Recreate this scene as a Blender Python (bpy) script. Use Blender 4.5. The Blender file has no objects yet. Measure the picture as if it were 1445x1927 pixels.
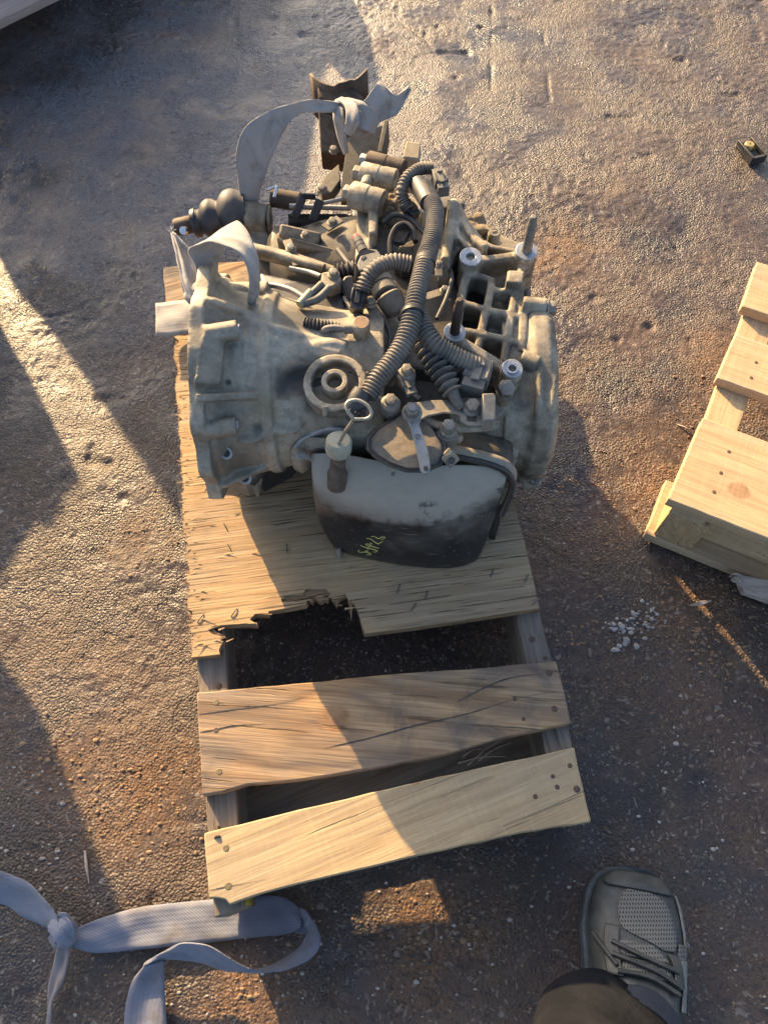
import bpy, bmesh, math, random
import numpy as np
from mathutils import Vector, Matrix
from mathutils.bvhtree import BVHTree
random.seed(7)
rng = np.random.RandomState(11)
SC = bpy.context.scene
COL = SC.collection
PI = math.pi

# ------------------------------------------------------------------ camera
F_PX, TILT, CAM_H = 1445.0, math.radians(27.0), 1.12
cam_d = bpy.data.cameras.new('camera')
cam_d.sensor_fit = 'VERTICAL'
cam_d.sensor_height = 36.0
cam_d.lens = 36.0 * F_PX / 1927.0
cam_d.clip_start = 0.02
cam_d.clip_end = 2000.0
cam = bpy.data.objects.new('camera', cam_d)
cam.location = (0, 0, CAM_H)
cam.rotation_euler = (TILT, 0, 0)
COL.objects.link(cam)
SC.camera = cam

# ------------------------------------------------------------------ light
SUN_AZ, SUN_EL = math.radians(-31.5), math.radians(19.5)     # azimuth from +Y, negative = to the left
world = bpy.data.worlds.new('World')
SC.world = world
world.use_nodes = True
wn = world.node_tree
sky = wn.nodes.new('ShaderNodeTexSky')
sky.sky_type = 'NISHITA'
sky.sun_disc = False
sky.sun_elevation = SUN_EL
sky.sun_rotation = SUN_AZ
sky.air_density = 0.8
sky.dust_density = 3.0
sky.ozone_density = 1.0
wn.links.new(sky.outputs[0], wn.nodes['Background'].inputs[0])
wn.nodes['Background'].inputs[1].default_value = 0.125
sun_d = bpy.data.lights.new('sun', 'SUN')
sun_d.energy = 5.0
sun_d.angle = math.radians(0.55)
sun_d.color = (1.0, 0.69, 0.35)
sun = bpy.data.objects.new('sun', sun_d)
sun_dir = Vector((math.sin(SUN_AZ) * math.cos(SUN_EL), math.cos(SUN_AZ) * math.cos(SUN_EL), math.sin(SUN_EL)))
sun.rotation_euler = sun_dir.to_track_quat('Z', 'Y').to_euler()
sun.location = sun_dir * 30
COL.objects.link(sun)
vs = SC.view_settings
vs.view_transform = 'Standard'
vs.look = 'None'
vs.exposure = 1.55
vs.gamma = 1.0
vs.use_curve_mapping = False

# ------------------------------------------------------------------ measuring the photograph
AX = np.array([0, math.sin(TILT), -math.cos(TILT)])
UP = np.array([0, math.cos(TILT), math.sin(TILT)])
CP = np.array([0, 0, CAM_H])


def P(px, py, z):
    r = AX * F_PX + (px - 722.5) * np.array([1.0, 0, 0]) - (py - 963.5) * UP
    return Vector(CP + r * ((z - CAM_H) / r[2]))


_ZS = [(130, .36), (300, .35), (350, .352), (400, .350), (450, .356), (520, .366), (620, .362), (720, .345), (780, .325),
       (830, .30), (965, .22), (1075, .12)]


def zS(py):
    return float(np.interp(py, [a for a, b in _ZS], [b for a, b in _ZS]))


def S(px, py, dz=0.0):
    return P(px, py, zS(py) + dz)


def scale_at(p):                      # metres per photograph pixel at a point
    return float(((np.array(p) - CP) @ AX) / F_PX)


# ------------------------------------------------------------------ material helpers
class NT:
    def __init__(self, name):
        self.m = bpy.data.materials.new(name)
        self.m.use_nodes = True
        self.t = self.m.node_tree
        self.b = self.t.nodes['Principled BSDF']
        self.tc = self.t.nodes.new('ShaderNodeTexCoord')
        self.obj = self.tc.outputs['Object']

    def lk(self, a, b):
        self.t.links.new(a, b)

    def node(self, ty, **kw):
        n = self.t.nodes.new(ty)
        for k, v in kw.items():
            setattr(n, k, v)
        return n

    def put(self, sock, v):
        if hasattr(v, 'is_output'):
            self.lk(v, sock)
        else:
            if sock.type == 'RGBA' and not isinstance(v, (int, float)):
                v = tuple(v) if len(v) == 4 else tuple(v) + (1.0,)
            sock.default_value = v

    def mapping(self, scale=(1, 1, 1), loc=(0, 0, 0), rot=(0, 0, 0), vec=None):
        n = self.node('ShaderNodeMapping')
        self.lk(vec or self.obj, n.inputs[0])
        n.inputs['Scale'].default_value = scale
        n.inputs['Location'].default_value = loc
        n.inputs['Rotation'].default_value = rot
        return n.outputs[0]

    def noise(self, scale, detail=4, rough=.55, vec=None, dist=0.0, color=False):
        n = self.node('ShaderNodeTexNoise')
        self.lk(vec or self.obj, n.inputs['Vector'])
        n.inputs['Scale'].default_value = scale
        n.inputs['Detail'].default_value = detail
        n.inputs['Roughness'].default_value = rough
        n.inputs['Distortion'].default_value = dist
        return n.outputs['Color' if color else 'Fac']

    def voro(self, scale, vec=None, feature='F1', out='Distance', rand=1.0):
        n = self.node('ShaderNodeTexVoronoi', feature=feature)
        self.lk(vec or self.obj, n.inputs['Vector'])
        n.inputs['Scale'].default_value = scale
        n.inputs['Randomness'].default_value = rand
        return n.outputs[out]

    def ramp(self, fac, lo, hi, a=0.0, b=1.0, smooth=True):
        n = self.node('ShaderNodeMapRange')
        if smooth:
            n.interpolation_type = 'SMOOTHSTEP'
        self.put(n.inputs['Value'], fac)
        n.inputs['From Min'].default_value = lo
        n.inputs['From Max'].default_value = hi
        n.inputs['To Min'].default_value = a
        n.inputs['To Max'].default_value = b
        return n.outputs[0]

    def math(self, op, a, b=0.0, clamp=False):
        n = self.node('ShaderNodeMath', operation=op)
        n.use_clamp = clamp
        self.put(n.inputs[0], a)
        self.put(n.inputs[1], b)
        return n.outputs[0]

    def vmath(self, op, a, b):
        n = self.node('ShaderNodeVectorMath', operation=op)
        self.put(n.inputs[0], a)
        self.put(n.inputs[1], b)
        return n.outputs['Value' if op in ('DISTANCE', 'DOT_PRODUCT', 'LENGTH') else 0]

    def mix(self, fac, a, b, mode='MIX'):
        n = self.node('ShaderNodeMix', data_type='RGBA', blend_type=mode)
        self.put(n.inputs[0], fac)
        self.put(n.inputs[6], a)
        self.put(n.inputs[7], b)
        return n.outputs[2]

    def sep(self, vec=None):
        n = self.node('ShaderNodeSeparateXYZ')
        self.lk(vec or self.obj, n.inputs[0])
        return n.outputs

    def up(self):
        g = self.node('ShaderNodeNewGeometry')
        return self.sep(g.outputs['Normal'])[2]

    def bump(self, h, strength=.3, dist=.002, prev=None):
        n = self.node('ShaderNodeBump')
        self.put(n.inputs['Strength'], strength)
        n.inputs['Distance'].default_value = dist
        self.put(n.inputs['Height'], h)
        if prev is not None:
            self.lk(prev, n.inputs['Normal'])
        return n.outputs[0]

    def blob(self, center, r0, r1, nscale=30, namp=.02):
        """1 inside a ragged round patch, 0 outside; object space metres"""
        d = self.vmath('DISTANCE', self.obj, center)
        d = self.math('ADD', d, self.math('MULTIPLY', self.math('SUBTRACT', self.noise(nscale, 3), .5), namp))
        return self.ramp(d, r0, r1, 1.0, 0.0)

    def fin(self, col, rough=.6, metal=0.0, normal=None, spec=None):
        self.put(self.b.inputs['Base Color'], col)
        self.put(self.b.inputs['Roughness'], rough)
        self.put(self.b.inputs['Metallic'], metal)
        if normal is not None:
            self.lk(normal, self.b.inputs['Normal'])
        if spec is not None:
            self.b.inputs['Specular IOR Level'].default_value = spec
        return self.m


def grimy(name, c1, c2, dust=(.27, .215, .14), dust_amt=.6, dust_lo=.1, stain=(.03, .026, .022), stain_amt=.35, rough=.6,
          metal=0.0, bump=.25, bscale=400, nscale=18, spots=(), droughness=.9, dfloor=0.0):
    n = NT(name)
    col = n.mix(n.ramp(n.noise(nscale, 6), .35, .65), c1, c2)
    col = n.mix(n.math('MULTIPLY', n.ramp(n.noise(nscale * .7, 7, .65, dist=.6), .56, .72), stain_amt), col, stain)
    d = n.math('MULTIPLY', n.ramp(n.up(), dust_lo, .95), n.ramp(n.noise(nscale * 1.6, 6, .6), .28, .62, dfloor, 1.0))
    d = n.math('MULTIPLY', d, dust_amt)
    dcol = n.mix(n.noise(160, 3), dust, tuple(x * .72 for x in dust))
    col = n.mix(d, col, dcol)
    col = n.mix(n.ramp(n.noise(95, 4, .65), .42, .68, 0, .38), col, tuple(x * .5 for x in c1))
    for c, r0, r1, sc, am in spots:
        col = n.mix(n.math('MULTIPLY', n.blob(c, r0, r1), am), col, sc)
    col = n.mix(n.ramp(n.noise(bscale * 1.2, 2), .3, .75, 0, .25), col, tuple(x * .45 for x in c1))
    nb = n.bump(n.noise(bscale, 4, .6), bump, .0008)
    nb = n.bump(n.noise(60, 4, .6), bump * .6, .002, nb)
    r = n.math('ADD', n.math('MULTIPLY', d, droughness - rough), n.math('ADD', rough, n.ramp(n.noise(35, 4), .3, .7, -.08, .08)))
    return n.fin(col, r, metal, nb)


def wood(name, c_light, c_dark, grey=(.20, .185, .165), grey_amt=.4, ring=14.0, crack=.25, saw=0.0, bump=.5, grey_scale=5.0,
         check_x=5.0, check_y=120.0, knots=(), rough=.75, ring_amt=.7, stainc=(.07, .065, .065), stain_amt=0.0):
    n = NT(name)
    oi = n.node('ShaderNodeObjectInfo')
    off = n.vmath('MULTIPLY', oi.outputs['Random'], (7.3, 3.1, 5.7))
    v = n.vmath('ADD', n.obj, off)
    kx = None
    wob = n.noise(3.2, 3, .5, n.mapping((1.2, 3, 3), vec=v))
    s = n.sep(v)
    ycoord = n.math('ADD', s[1], n.math('MULTIPLY', wob, .10))
    so = n.sep(n.obj)
    kmask = None
    for (kxp, kyp, kr) in knots:
        dx = n.math('SUBTRACT', so[0], kxp)
        dy = n.math('SUBTRACT', so[1], kyp)
        g = n.math('POWER', 2.718, n.math('MULTIPLY', n.math('ADD', n.math('MULTIPLY', n.math('MULTIPLY', dx, dx), .35),
                                                             n.math('MULTIPLY', dy, dy)), -1.0 / (kr * kr)))
        sgn = n.math('MULTIPLY', n.math('DIVIDE', dy, kr), n.math('MULTIPLY', g, kr * 1.6))
        ycoord = n.math('SUBTRACT', ycoord, sgn)
        k = n.ramp(n.math('SQRT', n.math('ADD', n.math('MULTIPLY', n.math('MULTIPLY', dx, dx), .7), n.math('MULTIPLY', dy, dy))),
                   kr * .42, kr * .62, 1.0, 0.0)
        kmask = k if kmask is None else n.math('MAXIMUM', kmask, k)
    ph = n.math('MULTIPLY', ycoord, ring * 2 * PI)
    ph = n.math('ADD', ph, n.math('MULTIPLY', n.noise(2.0, 2, .5, n.mapping((.6, 2, 2), vec=v)), 9.0))
    band = n.math('ADD', n.math('MULTIPLY', n.math('SINE', ph), .5), .5)
    band = n.math('POWER', band, 2.4)
    fib = n.noise(1.0, 4, .6, n.mapping((14, 420, 420), vec=v))
    fib2 = n.noise(1.0, 3, .6, n.mapping((5, 130, 130), vec=v))
    col = n.mix(n.math('MULTIPLY', band, ring_amt), c_light, c_dark)
    col = n.mix(n.ramp(fib2, .35, .68, 0, .55), col, c_dark)
    col = n.mix(n.ramp(fib, .35, .68, 0, .42), col, tuple(x * .55 for x in c_dark))
    gm = n.math('MULTIPLY', n.ramp(n.noise(grey_scale, 5, .6, n.mapping((.7, 1.3, 1), vec=v)), .36, .66), grey_amt)
    col = n.mix(gm, col, n.mix(n.ramp(fib2, .3, .7), grey, tuple(x * .62 for x in grey)))
    if stain_amt:
        col = n.mix(n.math('MULTIPLY', n.ramp(n.noise(9, 6, .65, v, .4), .52, .7), stain_amt), col, stainc)
    if kmask is not None:
        kc = n.mix(n.ramp(n.voro(60, n.mapping((1, 1, 1), vec=v)), .1, .6), (.20, .10, .045), (.30, .17, .085))
        col = n.mix(n.math('MULTIPLY', kmask, .75), col, kc)
    if saw:
        sw = n.noise(1.0, 3, .6, n.mapping((190, 9, 9), vec=v))
        col = n.mix(n.ramp(sw, .45, .7, 0, saw), col, tuple(min(1, x * 1.35) for x in c_light))
    ck = n.noise(1.0, 3, .55, n.mapping((check_x, check_y, check_y), vec=v), .15)
    ck = n.math('ADD', ck, n.math('MULTIPLY', n.math('SUBTRACT', n.noise(5.5, 4, .6, n.mapping((.5, 1.6, 1), vec=v)), .5), .28))
    cm = n.ramp(ck, .66 - crack * .10, .715 - crack * .10)
    col = n.mix(n.math('MULTIPLY', cm, min(1, crack * 1.5)), col, (.075, .045, .024))
    h = n.math('SUBTRACT', n.math('MULTIPLY', fib, .35), n.math('MULTIPLY', cm, 1.4))
    h = n.math('ADD', h, n.math('MULTIPLY', band, -.35))
    h = n.math('ADD', h, n.math('MULTIPLY', fib2, .35))
    nb = n.bump(h, bump, .0022)
    return n.fin(col, n.ramp(fib2, .2, .8, rough - .1, rough + .1), 0, nb, .3)


def webbing(name, c1, c2, dirt=(.12, .10, .085), dirt_amt=.5, wscale=1.0):
    n = NT(name)
    uv = n.tc.outputs['UV']
    su = n.sep(uv)
    a = n.math('SINE', n.math('MULTIPLY', su[0], 2 * PI * 240 * wscale))      # UVs are in metres
    b = n.math('SINE', n.math('MULTIPLY', su[1], 2 * PI * 300 * wscale))
    w = n.math('MULTIPLY', a, b)
    rib = n.math('SINE', n.math('MULTIPLY', su[1], 2 * PI * 180))
    col = n.mix(n.ramp(w, -1.8, 1.8), c1, c2)
    col = n.mix(n.math('MULTIPLY', n.ramp(n.noise(28, 6, .65, dist=.5), .48, .72), dirt_amt), col, dirt)
    col = n.mix(n.ramp(n.noise(9, 4), .35, .7, 0, .35), col, tuple(x * .6 for x in c1))
    h = n.math('ADD', n.math('MULTIPLY', w, .6), n.math('MULTIPLY', rib, .3))
    nb = n.bump(h, .35, .0006)
    nb = n.bump(n.noise(45, 4), .5, .003, nb)
    m = n.fin(col, .85, 0, nb, .25)
    n.b.inputs['Sheen Weight'].default_value = .15
    return m


# ------------------------------------------------------------------ mesh helpers
def basis(d):
    d = Vector(d).normalized()
    a = Vector((0, 0, 1)) if abs(d.z) < .9 else Vector((0, 1, 0))
    u = d.cross(a).normalized()
    return d, u, d.cross(u).normalized()


def spline(pts, n):
    """Catmull-Rom through pts, n samples; works for vectors of any length"""
    A = np.array([list(p) for p in pts], float)
    if len(A) == 2:
        t = np.linspace(0, 1, n)[:, None]
        return A[0] * (1 - t) + A[1] * t
    E_ = np.vstack([2 * A[0] - A[1], A, 2 * A[-1] - A[-2]])
    seg = np.linalg.norm(np.diff(A, axis=0)[:, :3], axis=1)
    cum = np.concatenate([[0], np.cumsum(seg)])
    out = []
    for s in np.linspace(0, cum[-1], n):
        i = min(int(np.searchsorted(cum, s, 'right')) - 1, len(A) - 2)
        i = max(i, 0)
        t = (s - cum[i]) / max(seg[i], 1e-9)
        p0, p1, p2, p3 = E_[i], E_[i + 1], E_[i + 2], E_[i + 3]
        out.append(.5 * ((2 * p1) + (-p0 + p2) * t + (2 * p0 - 5 * p1 + 4 * p2 - p3) * t ** 2 + (-p0 + 3 * p1 - 3 * p2 + p3) * t ** 3))
    return np.array(out)


class MB:
    def __init__(self):
        self.v, self.f, self.uv = [], [], {}

    def add(self, vs_, fs_):
        o = len(self.v)
        self.v += [Vector(p) for p in vs_]
        self.f += [tuple(i + o for i in f) for f in fs_]
        return o

    def loft(self, rings, cap=True, closed=True):
        n = len(rings[0])
        o = len(self.v)
        for r in rings:
            self.v += [Vector(p) for p in r]
        for i in range(len(rings) - 1):
            for j in range(n if closed else n - 1):
                k = (j + 1) % n
                self.f.append((o + i * n + j, o + i * n + k, o + (i + 1) * n + k, o + (i + 1) * n + j))
        if cap and closed:
            self.f.append(tuple(o + j for j in reversed(range(n))))
            e = o + (len(rings) - 1) * n
            self.f.append(tuple(e + j for j in range(n)))
        return self

    def lathe(self, a, b, prof, seg=24, cap=True):
        """prof: list of (t along a->b, radius)"""
        a, b = Vector(a), Vector(b)
        d, u, w = basis(b - a)
        rings = []
        for t, r in prof:
            c = a + (b - a) * t
            rings.append([c + (u * math.cos(x) + w * math.sin(x)) * r for x in [2 * PI * k / seg for k in range(seg)]])
        return self.loft(rings, cap)

    def cyl(self, a, b, r, seg=20, r2=None):
        return self.lathe(a, b, [(0, r), (1, r if r2 is None else r2)], seg)

    def ring(self, a, b, ro, ri, seg=28):
        a, b = Vector(a), Vector(b)
        d, u, w = basis(b - a)
        rr = []
        for c, r in ((a, ri), (a, ro), (b, ro), (b, ri)):
            rr.append([c + (u * math.cos(x) + w * math.sin(x)) * r for x in [2 * PI * k / seg for k in range(seg)]])
        rr.append(rr[0])
        o = len(self.v)
        for r in rr[:4]:
            self.v += r
        for i in range(4):
            for j in range(seg):
                k = (j + 1) % seg
                i2 = (i + 1) % 4
                self.f.append((o + i * seg + j, o + i * seg + k, o + i2 * seg + k, o + i2 * seg + j))
        return self

    def tube(self, pts, r, seg=12, n=None, cap=True, flat=1.0, side=None):
        """swept tube along a spline; r number or list; flat squeezes it along its own binormal"""
        n = n or max(8, len(pts) * 6)
        C = spline(pts, n)
        rs = np.interp(np.linspace(0, 1, n), np.linspace(0, 1, len(r)), r) if isinstance(r, (list, tuple)) else np.full(n, r)
        rings = []
        T = np.gradient(C, axis=0)
        u = None
        for i in range(n):
            t = Vector(T[i]).normalized()
            if u is None:
                u = basis(t)[1] if side is None else (Vector(side) - t * t.dot(Vector(side))).normalized()
            else:
                u = (u - t * t.dot(u)).normalized()
            w = t.cross(u)
            c = Vector(C[i])
            rings.append([c + u * (math.cos(x) * rs[i]) + w * (math.sin(x) * rs[i] * flat) for x in [2 * PI * k / seg for k in range(seg)]])
        return self.loft(rings, cap)

    def slab(self, top, depth, bottom_z=None, taper=1.0):
        """polygon extruded straight down by depth (or to bottom_z)"""
        top = [Vector(p) for p in top]
        c = sum(top, Vector()) / len(top)
        bot = []
        for p in top:
            q = c + (p - c) * taper
            q.z = bottom_z if bottom_z is not None else p.z - depth
            bot.append(q)
        return self.loft([bot, top])

    def prism(self, poly, vec):
        return self.loft([[Vector(p) for p in poly], [Vector(p) + Vector(vec) for p in poly]])

    def box(self, c, sx, sy, sz, M=None):
        c = Vector(c)
        M = M or Matrix.Identity(3)
        vs_ = [c + M @ Vector((x * sx / 2, y * sy / 2, z * sz / 2)) for x in (-1, 1) for y in (-1, 1) for z in (-1, 1)]
        self.add(vs_, [(0, 1, 3, 2), (4, 6, 7, 5), (0, 4, 5, 1), (2, 3, 7, 6), (0, 2, 6, 4), (1, 5, 7, 3)])
        return self

    def bar(self, a, b, w, h, up=(0, 0, 1)):
        a, b = Vector(a), Vector(b)
        d = (b - a).normalized()
        u = d.cross(Vector(up)).normalized()
        v = u.cross(d).normalized()
        r = lambda c: [c - u * w / 2 - v * h / 2, c + u * w / 2 - v * h / 2, c + u * w / 2 + v * h / 2, c - u * w / 2 + v * h / 2]
        return self.loft([r(a), r(b)])

    def blob(self, c, rx, ry, rz, seg=16, M=None):
        c = Vector(c)
        M = M or Matrix.Identity(3)
        rings = []
        for i in range(1, seg // 2):
            th = PI * i / (seg // 2)
            rings.append([c + M @ Vector((rx * math.sin(th) * math.cos(x), ry * math.sin(th) * math.sin(x), -rz * math.cos(th)))
                          for x in [2 * PI * k / seg for k in range(seg)]])
        return self.loft(rings)

    def build(self, name, mat, parent=None, bevel=0.0, smooth=40, remesh=0.0, rsmooth=4, subsurf=0, solid=0.0, bseg=2, uvm=None, M=None):
        me = bpy.data.meshes.new(name)
        off = Vector(parent.location) if parent is not None and M is None else Vector()
        p = parent if M is None else None
        while p is not None and p.parent is not None:
            p = p.parent
            off += Vector(p.location)
        me.from_pydata([tuple(v - off) for v in self.v], [], self.f)
        bm = bmesh.new()
        bm.from_mesh(me)
        bmesh.ops.recalc_face_normals(bm, faces=bm.faces)
        bm.to_mesh(me)
        bm.free()
        if uvm is not None:
            l = me.uv_layers.new(name='UVMap')
            for lp in me.loops:
                l.data[lp.index].uv = uvm[lp.vertex_index]
        me.materials.append(mat)
        for q in me.polygons:
            q.use_smooth = True
        if smooth < 180 and not remesh and not subsurf:
            me.set_sharp_from_angle(angle=math.radians(smooth))
        o = bpy.data.objects.new(name, me)
        COL.objects.link(o)
        if parent is not None:
            o.parent = parent
        if M is not None:
            o.matrix_local = M
        if remesh:
            md = o.modifiers.new('remesh', 'REMESH')
            md.mode = 'VOXEL'
            md.voxel_size = remesh
            md.use_smooth_shade = True
            sm = o.modifiers.new('smooth', 'SMOOTH')
            sm.factor = .6
            sm.iterations = rsmooth
        if solid:
            md = o.modifiers.new('solidify', 'SOLIDIFY')
            md.thickness = solid
            md.offset = 0
        if subsurf:
            md = o.modifiers.new('subsurf', 'SUBSURF')
            md.levels = md.render_levels = subsurf
        if bevel:
            md = o.modifiers.new('bevel', 'BEVEL')
            md.width = bevel
            md.segments = bseg
            md.limit_method = 'ANGLE'
            md.angle_limit = math.radians(38)
            md.harden_normals = False
        return o


def tag(o, label=None, cat=None, group=None, kind=None):
    if label:
        o['label'] = label
    if cat:
        o['category'] = cat
    if group:
        o['group'] = group
    if kind:
        o['kind'] = kind
    return o


def empty(name, loc, label, cat, group=None, rz=0.0):
    o = bpy.data.objects.new(name, None)
    o.location = loc
    o.rotation_euler = (0, 0, rz)
    o.empty_display_size = .05
    COL.objects.link(o)
    return tag(o, label, cat, group)


def ribbon(name, ea, eb, mat, parent=None, n=60, m=8, thick=.0016, bulge=0.0, wob=.0014, smooth=180):
    """webbing between two edge lines ea and eb (lists of points)"""
    A, B = spline(ea, n), spline(eb, n)
    g = MB()
    uv = []
    L = 0
    for i in range(n):
        if i:
            L += float(np.linalg.norm((A[i] + B[i]) / 2 - (A[i - 1] + B[i - 1]) / 2))
        tng = Vector((A[min(i + 1, n - 1)] + B[min(i + 1, n - 1)] - A[max(i - 1, 0)] - B[max(i - 1, 0)])).normalized()
        acr = Vector(B[i] - A[i])
        nor = tng.cross(acr.normalized()) if acr.length > 1e-6 else Vector((0, 0, 1))
        for j in range(m + 1):
            t = j / m
            p = Vector(A[i]) * (1 - t) + Vector(B[i]) * t
            p += nor * (bulge * math.sin(PI * t) + wob * (math.sin(L * 55 + t * 5) * math.sin(PI * (t * .8 + .1)) + .5 * math.sin(L * 140 - t * 9) + .5 * math.sin(t * 8 + L * 23)))
            g.v.append(p)
            uv.append((L, t * acr.length))
    for i in range(n - 1):
        for j in range(m):
            a = i * (m + 1) + j
            g.f.append((a, a + 1, a + m + 2, a + m + 1))
    return g.build(name, mat, parent, solid=thick, smooth=smooth, uvm=uv)


# ------------------------------------------------------------------ materials
M = {}
M['alu'] = grimy('cast_aluminium', (.115, .10, .074), (.42, .37, .28), dust=(.47, .39, .27), dust_amt=.5, rough=.58, metal=.15, stain_amt=.85, nscale=22, bump=.4)
M['alu_mid'] = grimy('greasy_aluminium', (.12, .108, .085), (.24, .215, .17), dust=(.34, .27, .175), dust_amt=.75, rough=.6, stain_amt=.8, nscale=20, bump=.4)
M['pad'] = grimy('sunlit_dusty_pad', (.13, .112, .085), (.2, .175, .135), dust=(.36, .285, .185), dust_amt=.85, rough=.7, stain_amt=.5, nscale=30, bump=.4, dfloor=.5)  # dust tone also carries the sunlight painted onto the pads
M['alu_dark'] = grimy('oily_aluminium', (.03, .028, .026), (.075, .069, .058), dust=(.26, .205, .13), dust_amt=.5, rough=.5, stain_amt=.8, metal=.1)
M['oily'] = grimy('oily_black', (.018, .018, .02), (.04, .038, .036), dust=(.17, .13, .08), dust_amt=.35, rough=.35, stain_amt=.4)
M['steel'] = grimy('dull_steel', (.30, .30, .29), (.40, .39, .37), dust_amt=.3, rough=.42, metal=.75, stain_amt=.25, bump=.12)
M['bolt'] = grimy('dirty_bolt', (.20, .19, .162), (.34, .32, .275), dust=(.36, .29, .20), dust_amt=.45, rough=.5, metal=.4, stain_amt=.3, bump=.15)
M['bright'] = grimy('bright_zinc', (.60, .62, .66), (.72, .73, .75), dust_amt=.1, rough=.25, metal=.9, stain_amt=.12, bump=.06)
M['washer'] = grimy('machined_face', (.42, .43, .44), (.55, .55, .55), dust_amt=.12, rough=.38, metal=.6, stain_amt=.22, bump=.2)
M['rubber'] = grimy('dusty_rubber', (.028, .028, .032), (.045, .045, .05), dust=(.22, .185, .135), dust_amt=.38, rough=.5, stain_amt=.1, bump=.12)
M['hose'] = grimy('dusty_hose', (.06, .06, .064), (.095, .093, .092), dust=(.38, .315, .225), dust_amt=.62, dust_lo=-.9, dfloor=.25, rough=.6, stain_amt=.1, bump=.15)
M['plastic'] = grimy('grey_plastic', (.115, .11, .10), (.18, .17, .155), dust=(.33, .28, .2), dust_amt=.5, rough=.55, stain_amt=.2, bump=.12)
M['darkplastic'] = grimy('black_plastic', (.022, .023, .027), (.04, .04, .044), dust=(.22, .18, .13), dust_amt=.28, rough=.45, stain_amt=.1, bump=.1)
M['rust'] = grimy('rusty_steel', (.045, .028, .020), (.085, .05, .032), dust=(.22, .175, .12), dust_amt=.55, rough=.75, metal=.1, stain_amt=.5)
M['dirt'] = grimy('caked_dirt', (.24, .175, .10), (.17, .12, .07), dust=(.33, .25, .155), dust_amt=.6, rough=.95, bump=.8, bscale=260)
M['brass'] = grimy('brass', (.62, .43, .14), (.7, .5, .2), dust_amt=.1, rough=.4, metal=.6, stain_amt=.1, bump=.1)
M['cream'] = grimy('cream_cap', (.36, .34, .25), (.42, .39, .29), dust_amt=.3, rough=.45, stain_amt=.25, bump=.08)
M['red'] = grimy('faded_red', (.36, .075, .07), (.45, .13, .11), dust_amt=.3, rough=.6, stain_amt=.2)
M['ptfe'] = grimy('green_tint_pipe', (.30, .30, .20), (.42, .42, .26), dust_amt=.3, rough=.5, stain_amt=.15)
M['orangewax'] = grimy('orange_nut', (.24, .09, .035), (.3, .12, .05), dust_amt=.2, rough=.5)
M['yellow_paint'] = grimy('yellow_paint', (.62, .50, .06), (.52, .40, .05), dust_amt=.05, rough=.6, stain_amt=.3)
M['marker'] = grimy('yellow_marker', (.62, .52, .14), (.52, .44, .12), dust_amt=.0, rough=.6, stain_amt=.25)
M['yellow_edge'] = grimy('worn_yellow', (.55, .42, .05), (.30, .22, .06), dust_amt=.0, rough=.7, stain_amt=.7, nscale=40)
M['nail'] = grimy('rusty_nail', (.085, .05, .04), (.13, .08, .06), dust_amt=.15, rough=.7, metal=.2)
M['nail_lit'] = grimy('sunlit_nail', (.17, .135, .07), (.22, .18, .10), dust_amt=.1, rough=.6, metal=.3)  # sun on the left-hand nails is painted into this paler tone
M['staple'] = grimy('steel_staple', (.10, .095, .09), (.2, .19, .18), dust_amt=.05, rough=.4, metal=.7)
M['stone'] = grimy('pale_stone', (.50, .47, .43), (.36, .32, .28), dust_amt=.2, rough=.8)
M['crumb'] = grimy('brown_crumb', (.34, .21, .11), (.22, .135, .075), dust=(.34, .22, .13), dust_amt=.3, rough=.7)
M['web'] = webbing('grey_webbing', (.29, .272, .25), (.41, .388, .36), dirt=(.13, .11, .088), dirt_amt=.7)
M['web_blue'] = webbing('blue_grey_webbing', (.135, .148, .19), (.24, .255, .305), dirt=(.12, .095, .072), dirt_amt=.6)
M['web_brown'] = webbing('soiled_webbing', (.17, .15, .15), (.23, .205, .20), dirt=(.09, .07, .055), dirt_amt=.6)

M['ply'] = wood('weathered_plywood', (.53, .36, .185), (.38, .225, .10), grey=(.32, .27, .20), grey_amt=.5, ring=5, crack=.5, bump=1.0,
                check_x=9, check_y=420, ring_amt=.35, stain_amt=.25, stainc=(.15, .115, .085))
M['ply_edge'] = wood('plywood_core', (.36, .225, .115), (.20, .115, .055), grey_amt=.2, ring=160, crack=.6, bump=.8, check_x=20)
M['board_a'] = wood('weathered_board', (.50, .325, .165), (.23, .13, .065), grey=(.20, .175, .15), grey_amt=.7, ring=22, crack=.25, bump=.9, saw=0,
                    knots=((-.055, .012, .034),), stain_amt=.7, stainc=(.085, .078, .075), ring_amt=.7, grey_scale=7)
M['board_b'] = wood('sawn_board', (.51, .38, .215), (.39, .275, .15), grey=(.37, .30, .205), grey_amt=.5, ring=19, crack=.12, bump=.6, saw=.12, ring_amt=.4,
                    knots=((.08, .045, .012),))
M['board_c'] = wood('old_grey_board', (.24, .19, .14), (.14, .105, .075), grey=(.16, .145, .13), grey_amt=.7, ring=30, crack=.3, bump=.5)
M['stringer'] = wood('grey_stringer', (.27, .215, .155), (.15, .115, .085), grey=(.21, .195, .175), grey_amt=.75, ring=45, crack=.35, bump=.7)
M['new_wood'] = wood('fresh_pine', (.60, .42, .24), (.47, .30, .15), grey=(.42, .34, .235), grey_amt=.55, stain_amt=.3, stainc=(.30, .23, .15), ring=20, crack=.05, bump=.35, saw=.14, ring_amt=.3)
M['new_wood_k'] = wood('fresh_pine_knot', (.60, .42, .24), (.47, .30, .15), grey=(.42, .34, .235), grey_amt=.55, stain_amt=.3, stainc=(.30, .23, .15), ring=20, crack=.05, bump=.35, saw=.14, ring_amt=.3,
                       knots=((-.415, -.022, .026),))
M['new_end'] = wood('fresh_end_grain', (.60, .40, .21), (.47, .29, .14), grey_amt=.1, ring=90, crack=.2, bump=.4)
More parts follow.
